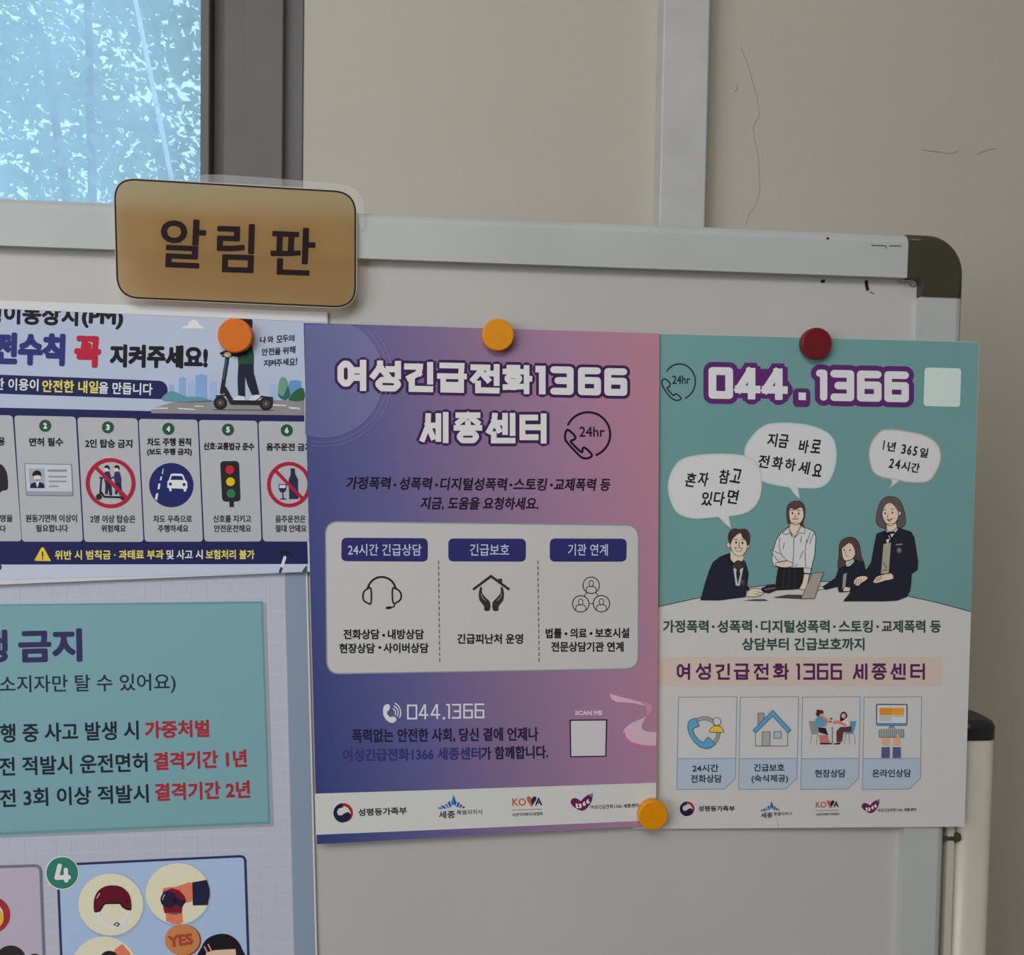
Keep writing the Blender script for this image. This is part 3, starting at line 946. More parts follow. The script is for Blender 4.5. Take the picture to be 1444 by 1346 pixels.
        i.stroke([(1195, 325), (1198, 378)], 10, (40, 40, 70), 5); i.stroke([(1178, 380), (1220, 380)], 10, (40, 40, 70), 5)
        i.stroke(arc(1248, 258, 172, 178), 30, (156, 30, 50), 7, closed=True); i.stroke([(1128, 135), (1370, 385)], 28, (156, 30, 50), 7)
    i.build(o, o4)
a = Art(S4, 'penalty_strip', (0, 580, 3.2818))
a.poly(rrect([(192, 628), (202, 628), (236, 692), (158, 690)], 5), (206, 176, 62), 3); a.stroke([(196, 650), (197, 670)], 6, BLK, 4); a.disc(197, 680, 4, BLK, 4, n=10)
YEL = (204, 188, 92)
a.text('위반 시 범칙금 · 과태료 부과', 254, 664, 758, 661, 44, YEL, 3, 2.4)
a.text('및 사고 시', 770, 662, 938, 661, 44, (198, 200, 208), 3, 2.2)
a.text('보험처리 불가', 952, 661, 1178, 661, 44, YEL, 3, 2.4)
a.poly([(-545, 712), (0, 708), (1420, 706), (1421, 742), (0, 778), (-545, 795)], (172, 178, 196), 3)
a.stroke([(1298, 740), (1318, 675)], 14, (196, 200, 210), 5); a.stroke([(1296, 742), (1302, 725)], 12, (50, 56, 96), 6); a.stroke([(1300, 650), (1340, 658)], 14, BLK, 4)
a.poly([(1396, 742), (1410, 720), (1421, 712), (1421, 742)], (40, 90, 64), 4); a.disc(-8, 720, 16, (44, 52, 110), 4)
a.build(P4, o4)

# ---- teal hotline poster on the right (its left margin runs under the purple one)
S2 = Sheet((931, 470), -.0030, (1381, 482), -.0125, (928, 1168), -.0040)
P2 = poster('counselling_poster', S2, (1145, 1166), 'teal and white poster with four cartoon people and speech bubbles')
o2 = P2.location.copy()
WHT = (180, 178, 176)
paper_sheet(S2, [(893, 469), (1381, 482), (1360, 1165), (892, 1168.5)], ink(WHT), P2, o2)
a = Art(S2, 'teal_background')
TEAL = mat('teal_print', albedo((100, 139, 138)), 0.5, 0.25, var=0.03, scale=8)
tb = smooth_pts([(893, 862), (928, 855), (988, 842), (1052, 829), (1120, 821), (1180, 820), (1235, 829), (1284, 841), (1320, 849), (1369.5, 862)], False, 4)
a.poly([(893.5, 469.5), (1380.5, 482.5)] + tb[::-1], TEAL, 1)
a.stroke(tb, 1.0, (40, 44, 46), 2)
a.build(P2, o2)
PUR = (84, 40, 98)
a = Art(S2, 'phone_number_lettering', (920, 470, 3.0083))
for ch, x0, x1, w in (('0', 238, 342, 33), ('4', 350, 458, 32), ('4', 464, 574, 32), ('1', 694, 742, 31), ('3', 755, 856, 32), ('6', 868, 972, 32), ('6', 984, 1088, 32)):
    t = (x0 - 238) / 850
    y0, y1 = 142 + t * 20, 276 + t * 16
    a.block(ch, x0, y0, x1, y1, w, (196, 196, 198), 4, 22, PUR, 2, slope=.02, soft=ch in '0136')
a.poly([(620, 250), (651, 251), (651, 283), (620, 282)], (196, 196, 198), 4); a.poly(rrect([(596, 232), (670, 233), (670, 313), (596, 312)], 22), PUR, 1.6)
for x0 in (330, 445):
    a.poly([(x0, 150), (x0 + 50, 150), (x0 + 30, 260), (x0 - 20, 262)], PUR, 1.5)
a.build(P2, o2)


def clock_phone(S, name, k, parent, org, c, lay, tk, w=1.0):
    a = Art(S, name, k)
    a.stroke(arc(*tk['ring'], tk['a0'], tk['a1'], 30), tk['w'], c, lay)
    a.stroke(tk['phone'], tk['w'], c, lay, closed=True, sm=4)
    a.text('24hr', *tk['t'], tk['th'], c, lay, tk['tb'])
    return a.build(parent, org)


DP = (30, 20, 36)
clock_phone(S2, 'phone_clock_icon', (920, 470, 3.0083), P2, o2, (36, 40, 56), 2, dict(ring=(115, 204, 67, 75), a0=-143, a1=68, w=6,
            phone=[(52, 192), (74, 210), (72, 226), (62, 232), (88, 262), (98, 256), (110, 262), (122, 276), (104, 284), (78, 272), (48, 232), (40, 206)], t=(84, 196, 160, 196), th=36, tb=1.6))
a = Art(S2, 'blank_tile', (920, 470, 3.0083))
a.poly(rrect([(1155, 144), (1310, 148), (1305, 312), (1150, 307)], 16), (186, 198, 194), 2)
a.build(P2, o2)
# speech bubbles
BUB = (190, 190, 192)
for nm, k, shape, tail, rim, lay, txt in (
    ('speech_bubble', (920, 590, 4.9846), [(650, 230), (690, 140), (780, 55), (900, 32), (1080, 45), (1220, 95), (1280, 170), (1288, 300), (1250, 420), (1180, 480), (1060, 485), (900, 470), (760, 430), (670, 340)],
     [(955, 468), (1000, 530), (1032, 558), (1020, 480)], (160, 186, 190), 2,
     [([('지', 843, 150), ('금', 922, 158), ('바', 1065, 195), ('로', 1150, 195)], 68, 96), ([('전', 783, 300), ('화', 880, 312), ('하', 970, 325), ('세', 1066, 345), ('요', 1160, 362, .85)], 76, 92)]),
    ('speech_bubble', (920, 590, 4.9846), [(112, 490), (130, 390), (190, 300), (300, 262), (480, 250), (650, 265), (735, 320), (765, 430), (750, 560), (690, 640), (600, 675), (440, 690), (300, 700), (190, 670), (135, 590)],
     [(462, 684), (515, 740), (550, 765), (532, 678)], (174, 186, 172), 5,
     [([('혼', 270, 430), ('자', 358, 425), ('참', 505, 408), ('고', 588, 402)], 72, 100), ([('있', 385, 562), ('다', 470, 560), ('면', 565, 548)], 76, 100)]),
    ('speech_bubble', (1140, 590, 4.9846), [(428, 270), (440, 180), (500, 95), (570, 78), (700, 92), (830, 125), (910, 190), (928, 290), (880, 400), (820, 445), (700, 445), (640, 432), (520, 410), (455, 370)],
     [(580, 422), (590, 450), (568, 488), (642, 432)], (168, 158, 148), 2,
     [([('1', 530, 186, .15), ('년', 584, 196), ('3', 670, 214, .55), ('6', 711, 222, .5), ('5', 751, 228, .5), ('일', 812, 240)], 58, 68), ([('2', 585, 314, .55), ('4', 628, 322, .6), ('시', 682, 334), ('간', 752, 345)], 60, 68)])):
    a = Art(S2, nm, k)
    a.poly(shape, BUB, lay, sm=4, line=rim, lw=9); a.poly(tail, BUB, lay, line=rim, lw=6)
    a.poly([((x - 0) * 1, y) for x, y in tail[:1]] + [(tail[1][0], tail[1][1] - 20), tail[-1]], BUB, lay + 2)
    for items, w, h in txt:
        a.hand(items, (34, 34, 38), lay + 2, 4.5 if k[0] == 920 else 4, w, h, 6)
    a.build(P2, o2)

# printed people
LINE = (26, 25, 28)
SKIN = (206, 184, 164)
JK = (36, 36, 48)
kI, kJ = (920, 590, 4.9846), (1140, 590, 4.9846)
a = Art(S2, 'printed_boy', kI)
a.poly([(545, 945), (480, 968), (425, 1010), (395, 1080), (370, 1160), (338, 1275), (470, 1276), (655, 1252), (690, 1212), (665, 1170), (675, 1090), (655, 1010), (600, 1000)], JK, 4, line=LINE)
a.poly([(548, 930), (638, 945), (640, 985), (600, 1040), (550, 990)], SKIN, 6)
a.poly([(562, 1020), (600, 1070), (640, 1045), (612, 1175), (586, 1172), (575, 1090)], (176, 174, 172), 5); a.poly([(592, 1060), (612, 1060), (618, 1090), (600, 1165), (588, 1090)], (40, 38, 52), 6)
a.stroke([(545, 985), (570, 1050)], 10, LINE, 7); a.stroke([(640, 1000), (645, 1040)], 16, (54, 52, 54), 7); a.disc(604, 1028, 31, (56, 54, 56), 8, line=LINE)
a.disc(537, 887, 15, SKIN, 5, line=LINE, ry=20); a.disc(670, 892, 13, SKIN, 5, line=LINE, ry=20)
a.poly([(545, 870), (548, 830), (575, 795), (640, 800), (666, 850), (668, 892), (655, 935), (625, 965), (592, 962), (562, 935)], SKIN, 7, sm=3, line=LINE)
a.poly([(545, 885), (532, 830), (550, 785), (585, 773), (612, 780), (650, 775), (680, 805), (683, 860), (668, 895), (660, 860), (635, 835), (618, 800), (575, 830), (558, 855)], (66, 48, 46), 9, sm=2, line=LINE)
a.disc(588, 870, 6, LINE, 9, ry=10, n=10); a.disc(633, 873, 6, LINE, 9, ry=10, n=10); a.stroke([(578, 850), (598, 846)], 4, LINE, 9); a.stroke([(625, 848), (645, 852)], 4, LINE, 9)
a.stroke([(612, 862), (608, 898), (615, 900)], 4, LINE, 9)
a.poly([(578, 904), (604, 910), (632, 910), (618, 932), (592, 928)], (200, 200, 200), 9, line=LINE)
a.poly([(660, 1246), (668, 1214), (705, 1195), (748, 1195), (780, 1218), (766, 1242), (710, 1252)], SKIN, 6, sm=2, line=LINE); a.stroke([(735, 1215), (770, 1225)], 3, LINE, 8); a.stroke([(720, 1230), (760, 1238)], 3, LINE, 8)
a.poly([(655, 1250), (662, 1212), (678, 1206), (672, 1248)], (178, 178, 178), 7); a.disc(634, 1150, 16, (70, 68, 78), 6, ry=20)
a.build(P2, o2)
a = Art(S2, 'printed_woman', kI)
a.poly([(885, 1045), (1065, 1045), (1075, 1090), (1100, 1110), (1060, 1192), (990, 1200), (865, 1206), (872, 1120)], (34, 34, 40), 4, line=LINE)
for x in (925, 965, 1005):
    a.stroke([(x, 1060), (x - 8, 1190)], 3, (60, 60, 68), 6)
a.poly([(960, 755), (905, 800), (872, 850), (850, 920), (838, 990), (852, 1035), (905, 1047), (1062, 1047), (1066, 1085), (1112, 1090), (1122, 1030), (1140, 960), (1149, 830), (1130, 790), (1072, 765), (1040, 745)], (192, 192, 194), 6, line=LINE, lw=4)
a.poly([(968, 730), (1036, 735), (1044, 765), (1000, 830), (960, 785)], SKIN, 8, line=LINE)
a.poly([(958, 762), (912, 805), (945, 815), (965, 800), (985, 835)], (192, 192, 194), 9, line=LINE); a.poly([(1042, 752), (1075, 775), (1068, 808), (1035, 800), (998, 838)], (192, 192, 194), 9, line=LINE)
for p in ([(994, 838), (992, 960), (985, 1040)], [(895, 840), (890, 900), (908, 960)], [(928, 870), (918, 915)], [(1048, 825), (1042, 870)], [(1085, 850), (1072, 930), (1078, 1040)], [(1110, 800), (1085, 870)], [(1130, 810), (1105, 880)], [(1060, 930), (1035, 985)], [(1020, 1020), (1000, 1040)]):
    a.stroke(p, 3.5, LINE, 8)
a.poly([(830, 922), (900, 950), (948, 1000), (890, 1010), (856, 965)], (188, 188, 190), 9, line=LINE); a.poly([(870, 1012), (935, 998), (978, 1008), (986, 1035), (935, 1047), (872, 1036)], SKIN, 10, sm=2, line=LINE)
a.poly([(1062, 1048), (1115, 1052), (1112, 1088), (1064, 1084)], (188, 188, 190), 8, line=LINE); a.poly([(1066, 1090), (1104, 1092), (1088, 1175), (1072, 1205), (1032, 1196), (1055, 1150)], SKIN, 6, line=LINE)
a.poly([(948, 722), (943, 640), (960, 598), (1005, 578), (1050, 588), (1072, 630), (1070, 690), (1056, 735), (1066, 760), (1040, 740), (965, 740)], (86, 60, 60), 7, sm=2, line=LINE)
a.poly([(960, 655), (975, 628), (1003, 640), (1045, 622), (1062, 655), (1060, 700), (1032, 740), (1000, 746), (970, 722)], SKIN, 9, sm=3, line=LINE)
a.disc(984, 664, 5, LINE, 11, ry=9, n=10); a.disc(1028, 667, 5, LINE, 11, ry=9, n=10); a.stroke([(972, 646), (994, 642)], 4, LINE, 11); a.stroke([(1018, 644), (1040, 648)], 4, LINE, 11)
a.stroke([(1006, 672), (1002, 692), (1010, 694)], 3, LINE, 11); a.stroke([(984, 704), (1005, 708), (1026, 702)], 5, (90, 40, 44), 11)
a.build(P2, o2)
a = Art(S2, 'printed_girl', kJ)
a.poly([(215, 905), (230, 858), (280, 832), (330, 842), (360, 890), (372, 965), (398, 1045), (330, 1060), (262, 1062), (235, 1088), (205, 1040), (215, 965)], (78, 60, 60), 3, sm=2, line=LINE)
a.poly([(330, 992), (382, 1010), (402, 1062), (412, 1105), (390, 1165), (300, 1216), (215, 1219), (205, 1180), (120, 1202), (98, 1182), (190, 1120), (215, 1050), (262, 1036)], JK, 5, line=LINE)
a.poly([(262, 1000), (318, 985), (325, 1005), (290, 1040), (262, 1040)], (184, 184, 184), 6, line=LINE)
a.poly([(245, 1090), (270, 1085), (257, 1200), (238, 1192)], (140, 138, 134), 7)
a.stroke([(250, 1048), (300, 1040)], 12, (30, 30, 38), 7); a.stroke([(270, 1045), (250, 1090)], 8, (30, 30, 38), 7)
a.poly([(234, 905), (255, 868), (300, 878), (330, 920), (326, 960), (302, 990), (270, 1002), (242, 978)], SKIN, 7, sm=3, line=LINE)
a.poly([(232, 915), (240, 870), (285, 848), (330, 870), (345, 960), (330, 990), (325, 925), (290, 870)], (78, 60, 60), 9, sm=2)
a.disc(250, 922, 4.5, LINE, 9, ry=7, n=10); a.disc(292, 924, 4.5, LINE, 9, ry=7, n=10); a.stroke([(262, 930), (260, 948)], 3, LINE, 9); a.stroke([(262, 962), (280, 963)], 4, (90, 40, 44), 9)
a.poly([(48, 1196), (95, 1176), (118, 1196), (60, 1204)], SKIN, 6, line=LINE); a.poly([(242, 1200), (262, 1180), (296, 1188), (290, 1214), (246, 1214)], SKIN, 8, line=LINE)
a.build(P2, o2)
a = Art(S2, 'printed_student', kJ)
a.poly([(475, 710), (490, 625), (522, 565), (575, 547), (630, 562), (665, 620), (684, 715), (668, 758), (615, 772), (540, 773), (490, 752)], (88, 78, 80), 3, sm=3, line=LINE)
a.poly([(545, 785), (480, 810), (462, 900), (442, 1010), (395, 1082), (418, 1130), (300, 1215), (248, 1281), (530, 1281), (625, 1276), (692, 1250), (714, 1205), (720, 1160), (724, 1090), (766, 1060), (769, 1000), (742, 832), (720, 796), (625, 765)], JK, 9, line=LINE, lw=4)
a.poly([(548, 740), (618, 735), (626, 772), (590, 800), (550, 800)], SKIN, 11, line=LINE); a.poly([(545, 775), (572, 800), (624, 765), (632, 775), (575, 850), (545, 800)], (190, 190, 190), 12, line=LINE)
a.poly([(526, 880), (582, 868), (566, 1090), (508, 1092)], (152, 148, 130), 11, line=LINE); a.poly([(545, 850), (572, 845), (556, 890)], (188, 188, 188), 12)
a.stroke([(528, 808), (602, 800)], 16, (28, 28, 34), 13); a.stroke([(560, 815), (530, 865)], 11, (28, 28, 34), 13); a.stroke([(570, 815), (590, 860)], 11, (28, 28, 34), 13)
a.stroke([(528, 1010), (550, 1050)], 4, LINE, 13); a.stroke([(524, 1066), (552, 1060)], 4, LINE, 13)
a.stroke([(618, 886), (658, 882)], 9, (130, 120, 116), 11); a.disc(638, 925, 19, (84, 78, 82), 11, ry=22); a.disc(638, 925, 10, (130, 124, 124), 12, n=12)
a.poly([(518, 655), (532, 605), (572, 588), (622, 630), (634, 680), (612, 730), (576, 752), (542, 732), (522, 692)], SKIN, 12, sm=3, line=LINE); a.disc(640, 664, 11, SKIN, 11, ry=17, line=LINE)
a.poly([(510, 690), (516, 620), (545, 578), (578, 570), (630, 600), (650, 650), (628, 650), (600, 605), (572, 592), (540, 608), (524, 650)], (88, 78, 80), 14, sm=2)
a.disc(540, 664, 5, LINE, 14, ry=8, n=10); a.disc(590, 660, 5, LINE, 14, ry=8, n=10); a.stroke([(560, 670), (554, 692), (562, 694)], 3, LINE, 14)
a.poly([(548, 706), (568, 708), (590, 702), (568, 722)], (170, 90, 92), 14, line=LINE, lw=2); a.stroke([(528, 642), (546, 638)], 3, LINE, 14); a.stroke([(578, 638), (600, 636)], 3, LINE, 14)
a.poly([(318, 1145), (345, 1112), (400, 1105), (418, 1125), (380, 1150), (352, 1175), (328, 1168)], SKIN, 11, sm=2, line=LINE); a.poly([(455, 1148), (480, 1110), (530, 1095), (582, 1086), (598, 1125), (540, 1138), (480, 1156)], SKIN, 11, sm=2, line=LINE)
for x in (340, 355, 372):
    a.stroke([(x, 1130), (x - 8, 1165)], 3, LINE, 13)
for y in (1125, 1138):
    a.stroke([(475, y + 6), (515, y - 16)], 3, LINE, 13)
a.build(P2, o2)
a = Art(S2, 'printed_laptop', kI)
a.poly([(855, 1256), (950, 1238), (1048, 1240), (1045, 1264)], (70, 66, 66), 8, line=LINE); a.poly([(1125, 1086), (1203, 1078), (1140, 1262), (1045, 1264)], (150, 140, 136), 12, line=LINE)
a.poly([(765, 1192), (830, 1165), (895, 1176), (880, 1200), (820, 1226), (782, 1220)], (40, 38, 44), 8, line=LINE); a.stroke([(790, 1200), (860, 1190)], 6, (120, 112, 116), 10)
a.poly([(640, 1278), (720, 1268), (790, 1268), (815, 1280), (740, 1282)], (70, 68, 70), 4)
a.build(P2, o2)
a = Art(S2, 'message_lettering', (920, 850, 3.0083))
GRN = (44, 70, 64)
for s, x0, x1 in (('가정폭력', 45, 238), ('성폭력', 275, 422), ('디지털성폭력', 460, 752), ('스토킹', 790, 935), ('교제폭력 등', 972, 1224)):
    a.text(s, x0, 99, x1, 99, 54, GRN, 2, 3.2)
for x in (258, 442, 772, 955):
    a.disc(x, 100, 6, GRN, 2, n=12)
a.text('상담부터 긴급보호까지', 380, 174, 900, 174, 54, GRN, 2, 3.2)
a.build(P2, o2)
a = Art(S2, 'title_strip', (920, 850, 3.0083))
a.poly([(-75, 229), (26, 229), (1230, 229), (1228, 350), (26, 352), (-75, 352)], (186, 168, 158), 1)
PU2 = (80, 34, 78)
for ch, x0, x1 in (('여', 103, 160), ('성', 184, 248), ('긴', 268, 328), ('급', 346, 412), ('전', 430, 492), ('화', 512, 578), ('1', 610, 626), ('3', 640, 690), ('6', 698, 746), ('6', 756, 804), ('세', 850, 912), ('종', 930, 994), ('센', 1010, 1074), ('터', 1094, 1156)):
    a.block(ch, x0, 256, x1, 325, 10, PU2, 2)
a.build(P2, o2)


def service_card(x0, x1, xa, xb, kind):
    a = Art(S2, 'service_card', (920, 850, 3.0083))
    BL = (110, 138, 158)
    q = [(x0, 399), (x1, 397), (xb, 742), (xb - 47, 788), (xa, 790)]
    a.poly(q, (182, 180, 180), 1)
    t = .675
    xl, xr = x0 + (xa - x0) * t, x1 + (xb - x1) * t * 1.1
    a.poly([(xl, 660), (xr, 658), (xb, 742), (xb - 47, 788), (xa, 790)], (158, 170, 184), 2)
    a.stroke(q, 3, BL, 3, closed=True); a.stroke([(xl, 660), (xr, 658)], 3, BL, 3)
    o = a.build(P2, o2)
    i = Art(S2, 'service_icon', (940, 975, 7.22))
    G, BLU, LN = (142, 140, 140), (82, 146, 178), (48, 54, 60)
    if kind == 'phone':
        i.stroke(arc(385, 415, 142, 146, -140, 60, 24), 40, LN, 4); i.stroke(arc(385, 415, 142, 146, -140, 60, 24), 32, G, 5)
        i.poly([(215, 330), (232, 292), (265, 275), (295, 268), (332, 348), (275, 372), (265, 385), (285, 440), (330, 495), (375, 515), (415, 463), (435, 468), (496, 535), (450, 570), (400, 580), (340, 562), (280, 510), (235, 440), (215, 375)], BLU, 6, line=LN, lw=5)
        i.disc(513, 302, 40, (184, 182, 180), 7, line=LN, lw=5); i.poly([(436, 412)] + arc(508, 412, 72, 68, 180, 360, 14) + [(580, 412)], (208, 172, 56), 7, line=LN, lw=5)
    elif kind == 'house':
        i.poly([(905, 400), (1080, 240), (1232, 400), (1232, 552), (905, 552)], (180, 178, 177), 4, line=LN, lw=5)
        i.poly([(930, 216), (993, 216), (993, 300), (930, 360)], G, 4, line=LN, lw=5)
        i.poly([(1080, 188), (1266, 390), (1236, 418), (1080, 248), (908, 420), (880, 392)], BLU, 6, line=LN, lw=5)
        i.poly([(976, 408), (1054, 408), (1052, 552), (972, 552)], (152, 150, 150), 6, line=LN, lw=5); i.poly([(1094, 406), (1168, 406), (1168, 474), (1094, 474)], (142, 170, 178), 6, line=LN, lw=5)
    elif kind == 'meeting':
        i.K(1120, 975, 7.22)
        i.poly([(148, 300), (222, 296), (248, 430), (176, 434)], (132, 130, 130), 4); i.poly([(565, 300), (635, 298), (600, 430), (500, 428), (575, 400)], (84, 134, 172), 4)
        for p in ([(178, 434), (165, 538)], [(232, 434), (228, 538)], [(525, 432), (512, 535)], [(612, 432), (620, 535)], [(556, 432), (566, 530)]):
            i.stroke(p, 5, (110, 112, 116), 4)
        i.poly([(330, 345), (460, 345), (460, 358), (330, 358)], (190, 190, 188), 5); i.stroke([(388, 358), (388, 520)], 10, (90, 112, 126), 5)
        i.poly([(240, 362), (320, 368), (345, 440), (250, 412)], (38, 34, 38), 6); i.poly([(250, 440), (335, 440), (362, 520), (262, 522)], (178, 108, 104), 5); i.poly([(262, 520), (385, 522), (380, 535), (262, 535)], (50, 26, 32), 6)
        i.poly([(430, 510), (430, 400), (470, 358), (585, 352), (584, 410), (500, 412), (488, 508)], (84, 54, 56), 6); i.poly([(395, 528), (470, 512), (470, 534), (400, 536)], (70, 34, 40), 6)
        i.poly([(212, 300), (225, 262), (270, 252), (310, 270), (325, 340), (240, 360), (212, 325)], (82, 140, 168), 7, sm=2); i.stroke([(315, 340), (335, 290), (300, 262)], 22, (190, 118, 104), 8)
        i.disc(275, 235, 24, (200, 140, 120), 7); i.poly([(220, 238), (235, 195), (270, 185), (298, 200), (292, 222), (262, 225), (255, 252)], (84, 36, 42), 8, sm=2); i.disc(240, 196, 14, (84, 36, 42), 8)
        i.poly([(480, 300), (545, 265), (560, 350), (470, 355)], (190, 190, 190), 6, sm=2); i.stroke([(405, 312), (450, 305), (520, 340)], 26, (196, 116, 98), 8)
        i.poly([(470, 300), (468, 240), (485, 208), (515, 204), (538, 235), (532, 265), (500, 290)], (30, 26, 30), 7, sm=2); i.disc(502, 245, 22, (204, 150, 134), 8, ry=26)
        i.disc(376, 274, 16, (84, 92, 88), 6, ry=9, n=12); i.disc(368, 304, 16, (84, 92, 88), 6, ry=9, n=12)
    else:
        i.K(1120, 975, 7.22)
        i.poly(rrect([(832, 122), (1155, 124), (1152, 345), (834, 345)], 18), (66, 84, 96), 4); i.poly(rrect([(845, 135), (1142, 136), (1140, 318), (845, 318)], 8), (188, 190, 192), 5); i.poly([(836, 318), (1152, 318), (1150, 340), (838, 340)], (80, 130, 158), 6)
        i.poly([(868, 163), (990, 163), (990, 238), (868, 238)], (196, 128, 44), 6); i.poly([(990, 163), (1118, 163), (1118, 238), (990, 238)], (204, 142, 56), 6)
        for x1_, y in ((1118, 250), (988, 265), (988, 278), (988, 290)):
            i.stroke([(870, y), (x1_, y)], 4, (130, 126, 122), 6)
        i.poly([(968, 345), (1015, 345), (1020, 362), (1035, 374), (950, 374), (964, 362)], (88, 128, 150), 5)
        i.poly([(862, 386), (1118, 384), (1120, 465), (862, 466)], (78, 88, 92), 5)
        for r in range(4):
            for c_ in range(13):
                i.poly([(870 + c_ * 19, 392 + r * 17.5), (883 + c_ * 19, 392 + r * 17.5), (883 + c_ * 19, 404 + r * 17.5), (870 + c_ * 19, 404 + r * 17.5)], (176, 180, 180), 6)
        for x, s in ((932, 1), (1045, -1)):
            i.poly([(x - 36, 480), (x - 20, 465), (x + 20, 468), (x + 40 * s if s > 0 else x + 30, 485), (x + 32, 530), (x + 15, 550), (x - 20, 550), (x - 34, 530)], (206, 152, 112), 7, sm=3)
            i.poly([(x - 38, 548), (x + 38, 548), (x + 38, 566), (x - 38, 566)], (190, 192, 196), 7); i.poly([(x - 42, 562), (x + 40, 562), (x + 40, 672), (x - 44, 672)], (82, 80, 124), 8)
        i.poly([(1045, 470), (1040, 440), (1062, 430), (1075, 480)], (206, 152, 112), 8, sm=2)
    i.build(o, o2)
    return o


service_card(111, 358, 103, 352, 'phone'); service_card(373, 620, 365, 613, 'house')
service_card(637, 881, 629, 875, 'meeting'); service_card(898, 1142, 891, 1137, 'online')
a = Art(S2, 'service_lettering', (940, 975, 7.22))
CT = (46, 50, 62)
a.text('24시간', 262, 780, 528, 776, 78, CT, 4, 4); a.text('전화상담', 246, 886, 562, 884, 82, CT, 4, 4)
a.text('긴급보호', 888, 772, 1200, 772, 76, CT, 4, 4); a.text('(숙식제공)', 864, 888, 1238, 886, 88, CT, 4, 4)
a.K(1120, 975, 7.22)
a.text('현장상담', 210, 832, 522, 830, 82, CT, 4, 4); a.text('온라인상담', 794, 830, 1190, 828, 82, CT, 4, 4)
a.build(P2, o2)


def logos(S, k, parent, org, lay, x, small, tilt):
    """the four sponsor marks of a footer; x maps a logo's own units to the sheet"""
    f = lambda n, px, py: (x[n][0] + px * x[n][2], x[n][1] + py * x[n][2])
    # swirl emblem with ministry name
    a = Art(S, 'footer_emblem', k); n = 0; s = x[n][2]
    R_ = (150, 34, 48); N_ = (30, 32, 58)
    a.poly([f(n, *p) for p in arc(0, 0, 80, 80, 95, 268, 20)] + [f(n, *p) for p in ((0, -45), (-38, -35), (-52, -8), (-40, 18), (-12, 20), (14, 0), (42, -8), (62, 12), (60, 45), (35, 70))], N_, lay)
    a.poly([f(n, *p) for p in arc(0, 0, 80, 80, -90, 55, 16)] + [f(n, *p) for p in ((62, 20), (58, -10), (38, -42), (8, -56), (-22, -52))], R_, lay)
    a.text('성평등가족부', *f(n, 122, -3), *f(n, 518, -3 + tilt[0]), 62 * s, (44, 44, 50), lay, 4 * s)
    a.build(parent, org)
    a = Art(S, 'footer_emblem', k); n = 1; s = x[n][2]
    B1, B2 = (46, 78, 140), (58, 122, 168)
    for pts, c in (([(0, -60), (-22, 10), (-12, 35), (0, 18)], B2), ([(0, -60), (25, 8), (14, 35), (0, 18)], B1), ([(-30, -8), (-48, 6), (-28, 48), (-18, 38)], B1), ([(34, -2), (50, 8), (40, 45), (22, 40)], B1), ([(-55, 12), (-72, 22), (-48, 52), (-36, 50)], B2), ([(56, 16), (72, 26), (60, 50), (46, 46)], B1), ([(-80, 28), (-108, 38), (-70, 58), (-58, 54)], B1), ([(-112, 42), (-138, 52), (-100, 62), (-82, 58)], B2), ([(78, 32), (95, 42), (80, 54), (68, 50)], B1)):
        a.poly([f(n, *p) for p in pts], c, lay)
    a.text('세종', *f(n, -120, 106), *f(n, 12, 104 + tilt[1] / 3), 62 * s, (34, 34, 40), lay, 3 * s)
    a.text('특별자치시', *f(n, 26, 90 + tilt[1] / 3), *f(n, 232, 86 + tilt[1]), 40 * s, (50, 50, 56), lay, 1.2 * s)
    a.build(parent, org)
    a = Art(S, 'footer_emblem', k); n = 2; s = x[n][2]
    OR = (168, 92, 62)
    a.text('KO', *f(n, -120, 2), *f(n, -8, 1), 62 * s, OR, lay, 4 * s)
    a.poly([f(n, *p) for p in ((36, 42), (-2, -18), (-2, -38), (16, -48), (34, -34), (50, -10), (50, 20))], OR, lay)
    a.poly([f(n, *p) for p in ((42, 30), (34, -14), (48, -40), (64, -46), (78, -34), (72, -12))], (40, 36, 62), lay + 1)
    a.text('A', *f(n, 66, -2), *f(n, 124, -3), 62 * s, (44, 42, 48), lay, 5 * s)
    a.stroke([f(n, -120, 66), f(n, 122, 60)], 5 * s, (120, 96, 92), lay)
    a.text('사)한국피해자지원협회', *f(n, -122, 108), *f(n, 126, 102 + tilt[2]), 32 * s, (60, 60, 66), lay, 1.2 * s)
    a.build(parent, org)
    a = Art(S, 'footer_emblem', k); n = 3; s = x[n][2]
    MG = (98, 28, 72)
    a.poly([f(n, *p) for p in ((0, 66), (-60, 40), (-94, 4), (-88, -28), (-60, -40), (-30, -28), (-10, -16), (20, -48), (60, -70), (86, -76), (86, -52), (76, -10), (46, 36))], MG, lay, sm=2)
    a.poly([f(n, *p) for p in ((52, -68), (86, -80), (82, -46), (66, -54))], (70, 130, 150), lay + 1)
    for ch, px, py in (('1', -44, 26), ('3', -18, 26), ('6', 16, 8), ('6', 46, -10)):
        w_ = 7 if ch == '1' else 13
        a.text(ch, *f(n, px - w_, py), *f(n, px + w_, py - 3), 38 * s, (206, 200, 204), lay + 2, 6 * s)
    a.text('여성긴급전화1366', *f(n, 66, 36), *f(n, 322, 30 + tilt[3] * .5), 34 * s, (48, 46, 54), lay, 1.2 * s)
    a.text('세종센터', *f(n, 334, 30 + tilt[3] * .5), *f(n, 458, 28 + tilt[3]), 34 * s, (48, 46, 54), lay, 1.8 * s)
    a.build(parent, org)


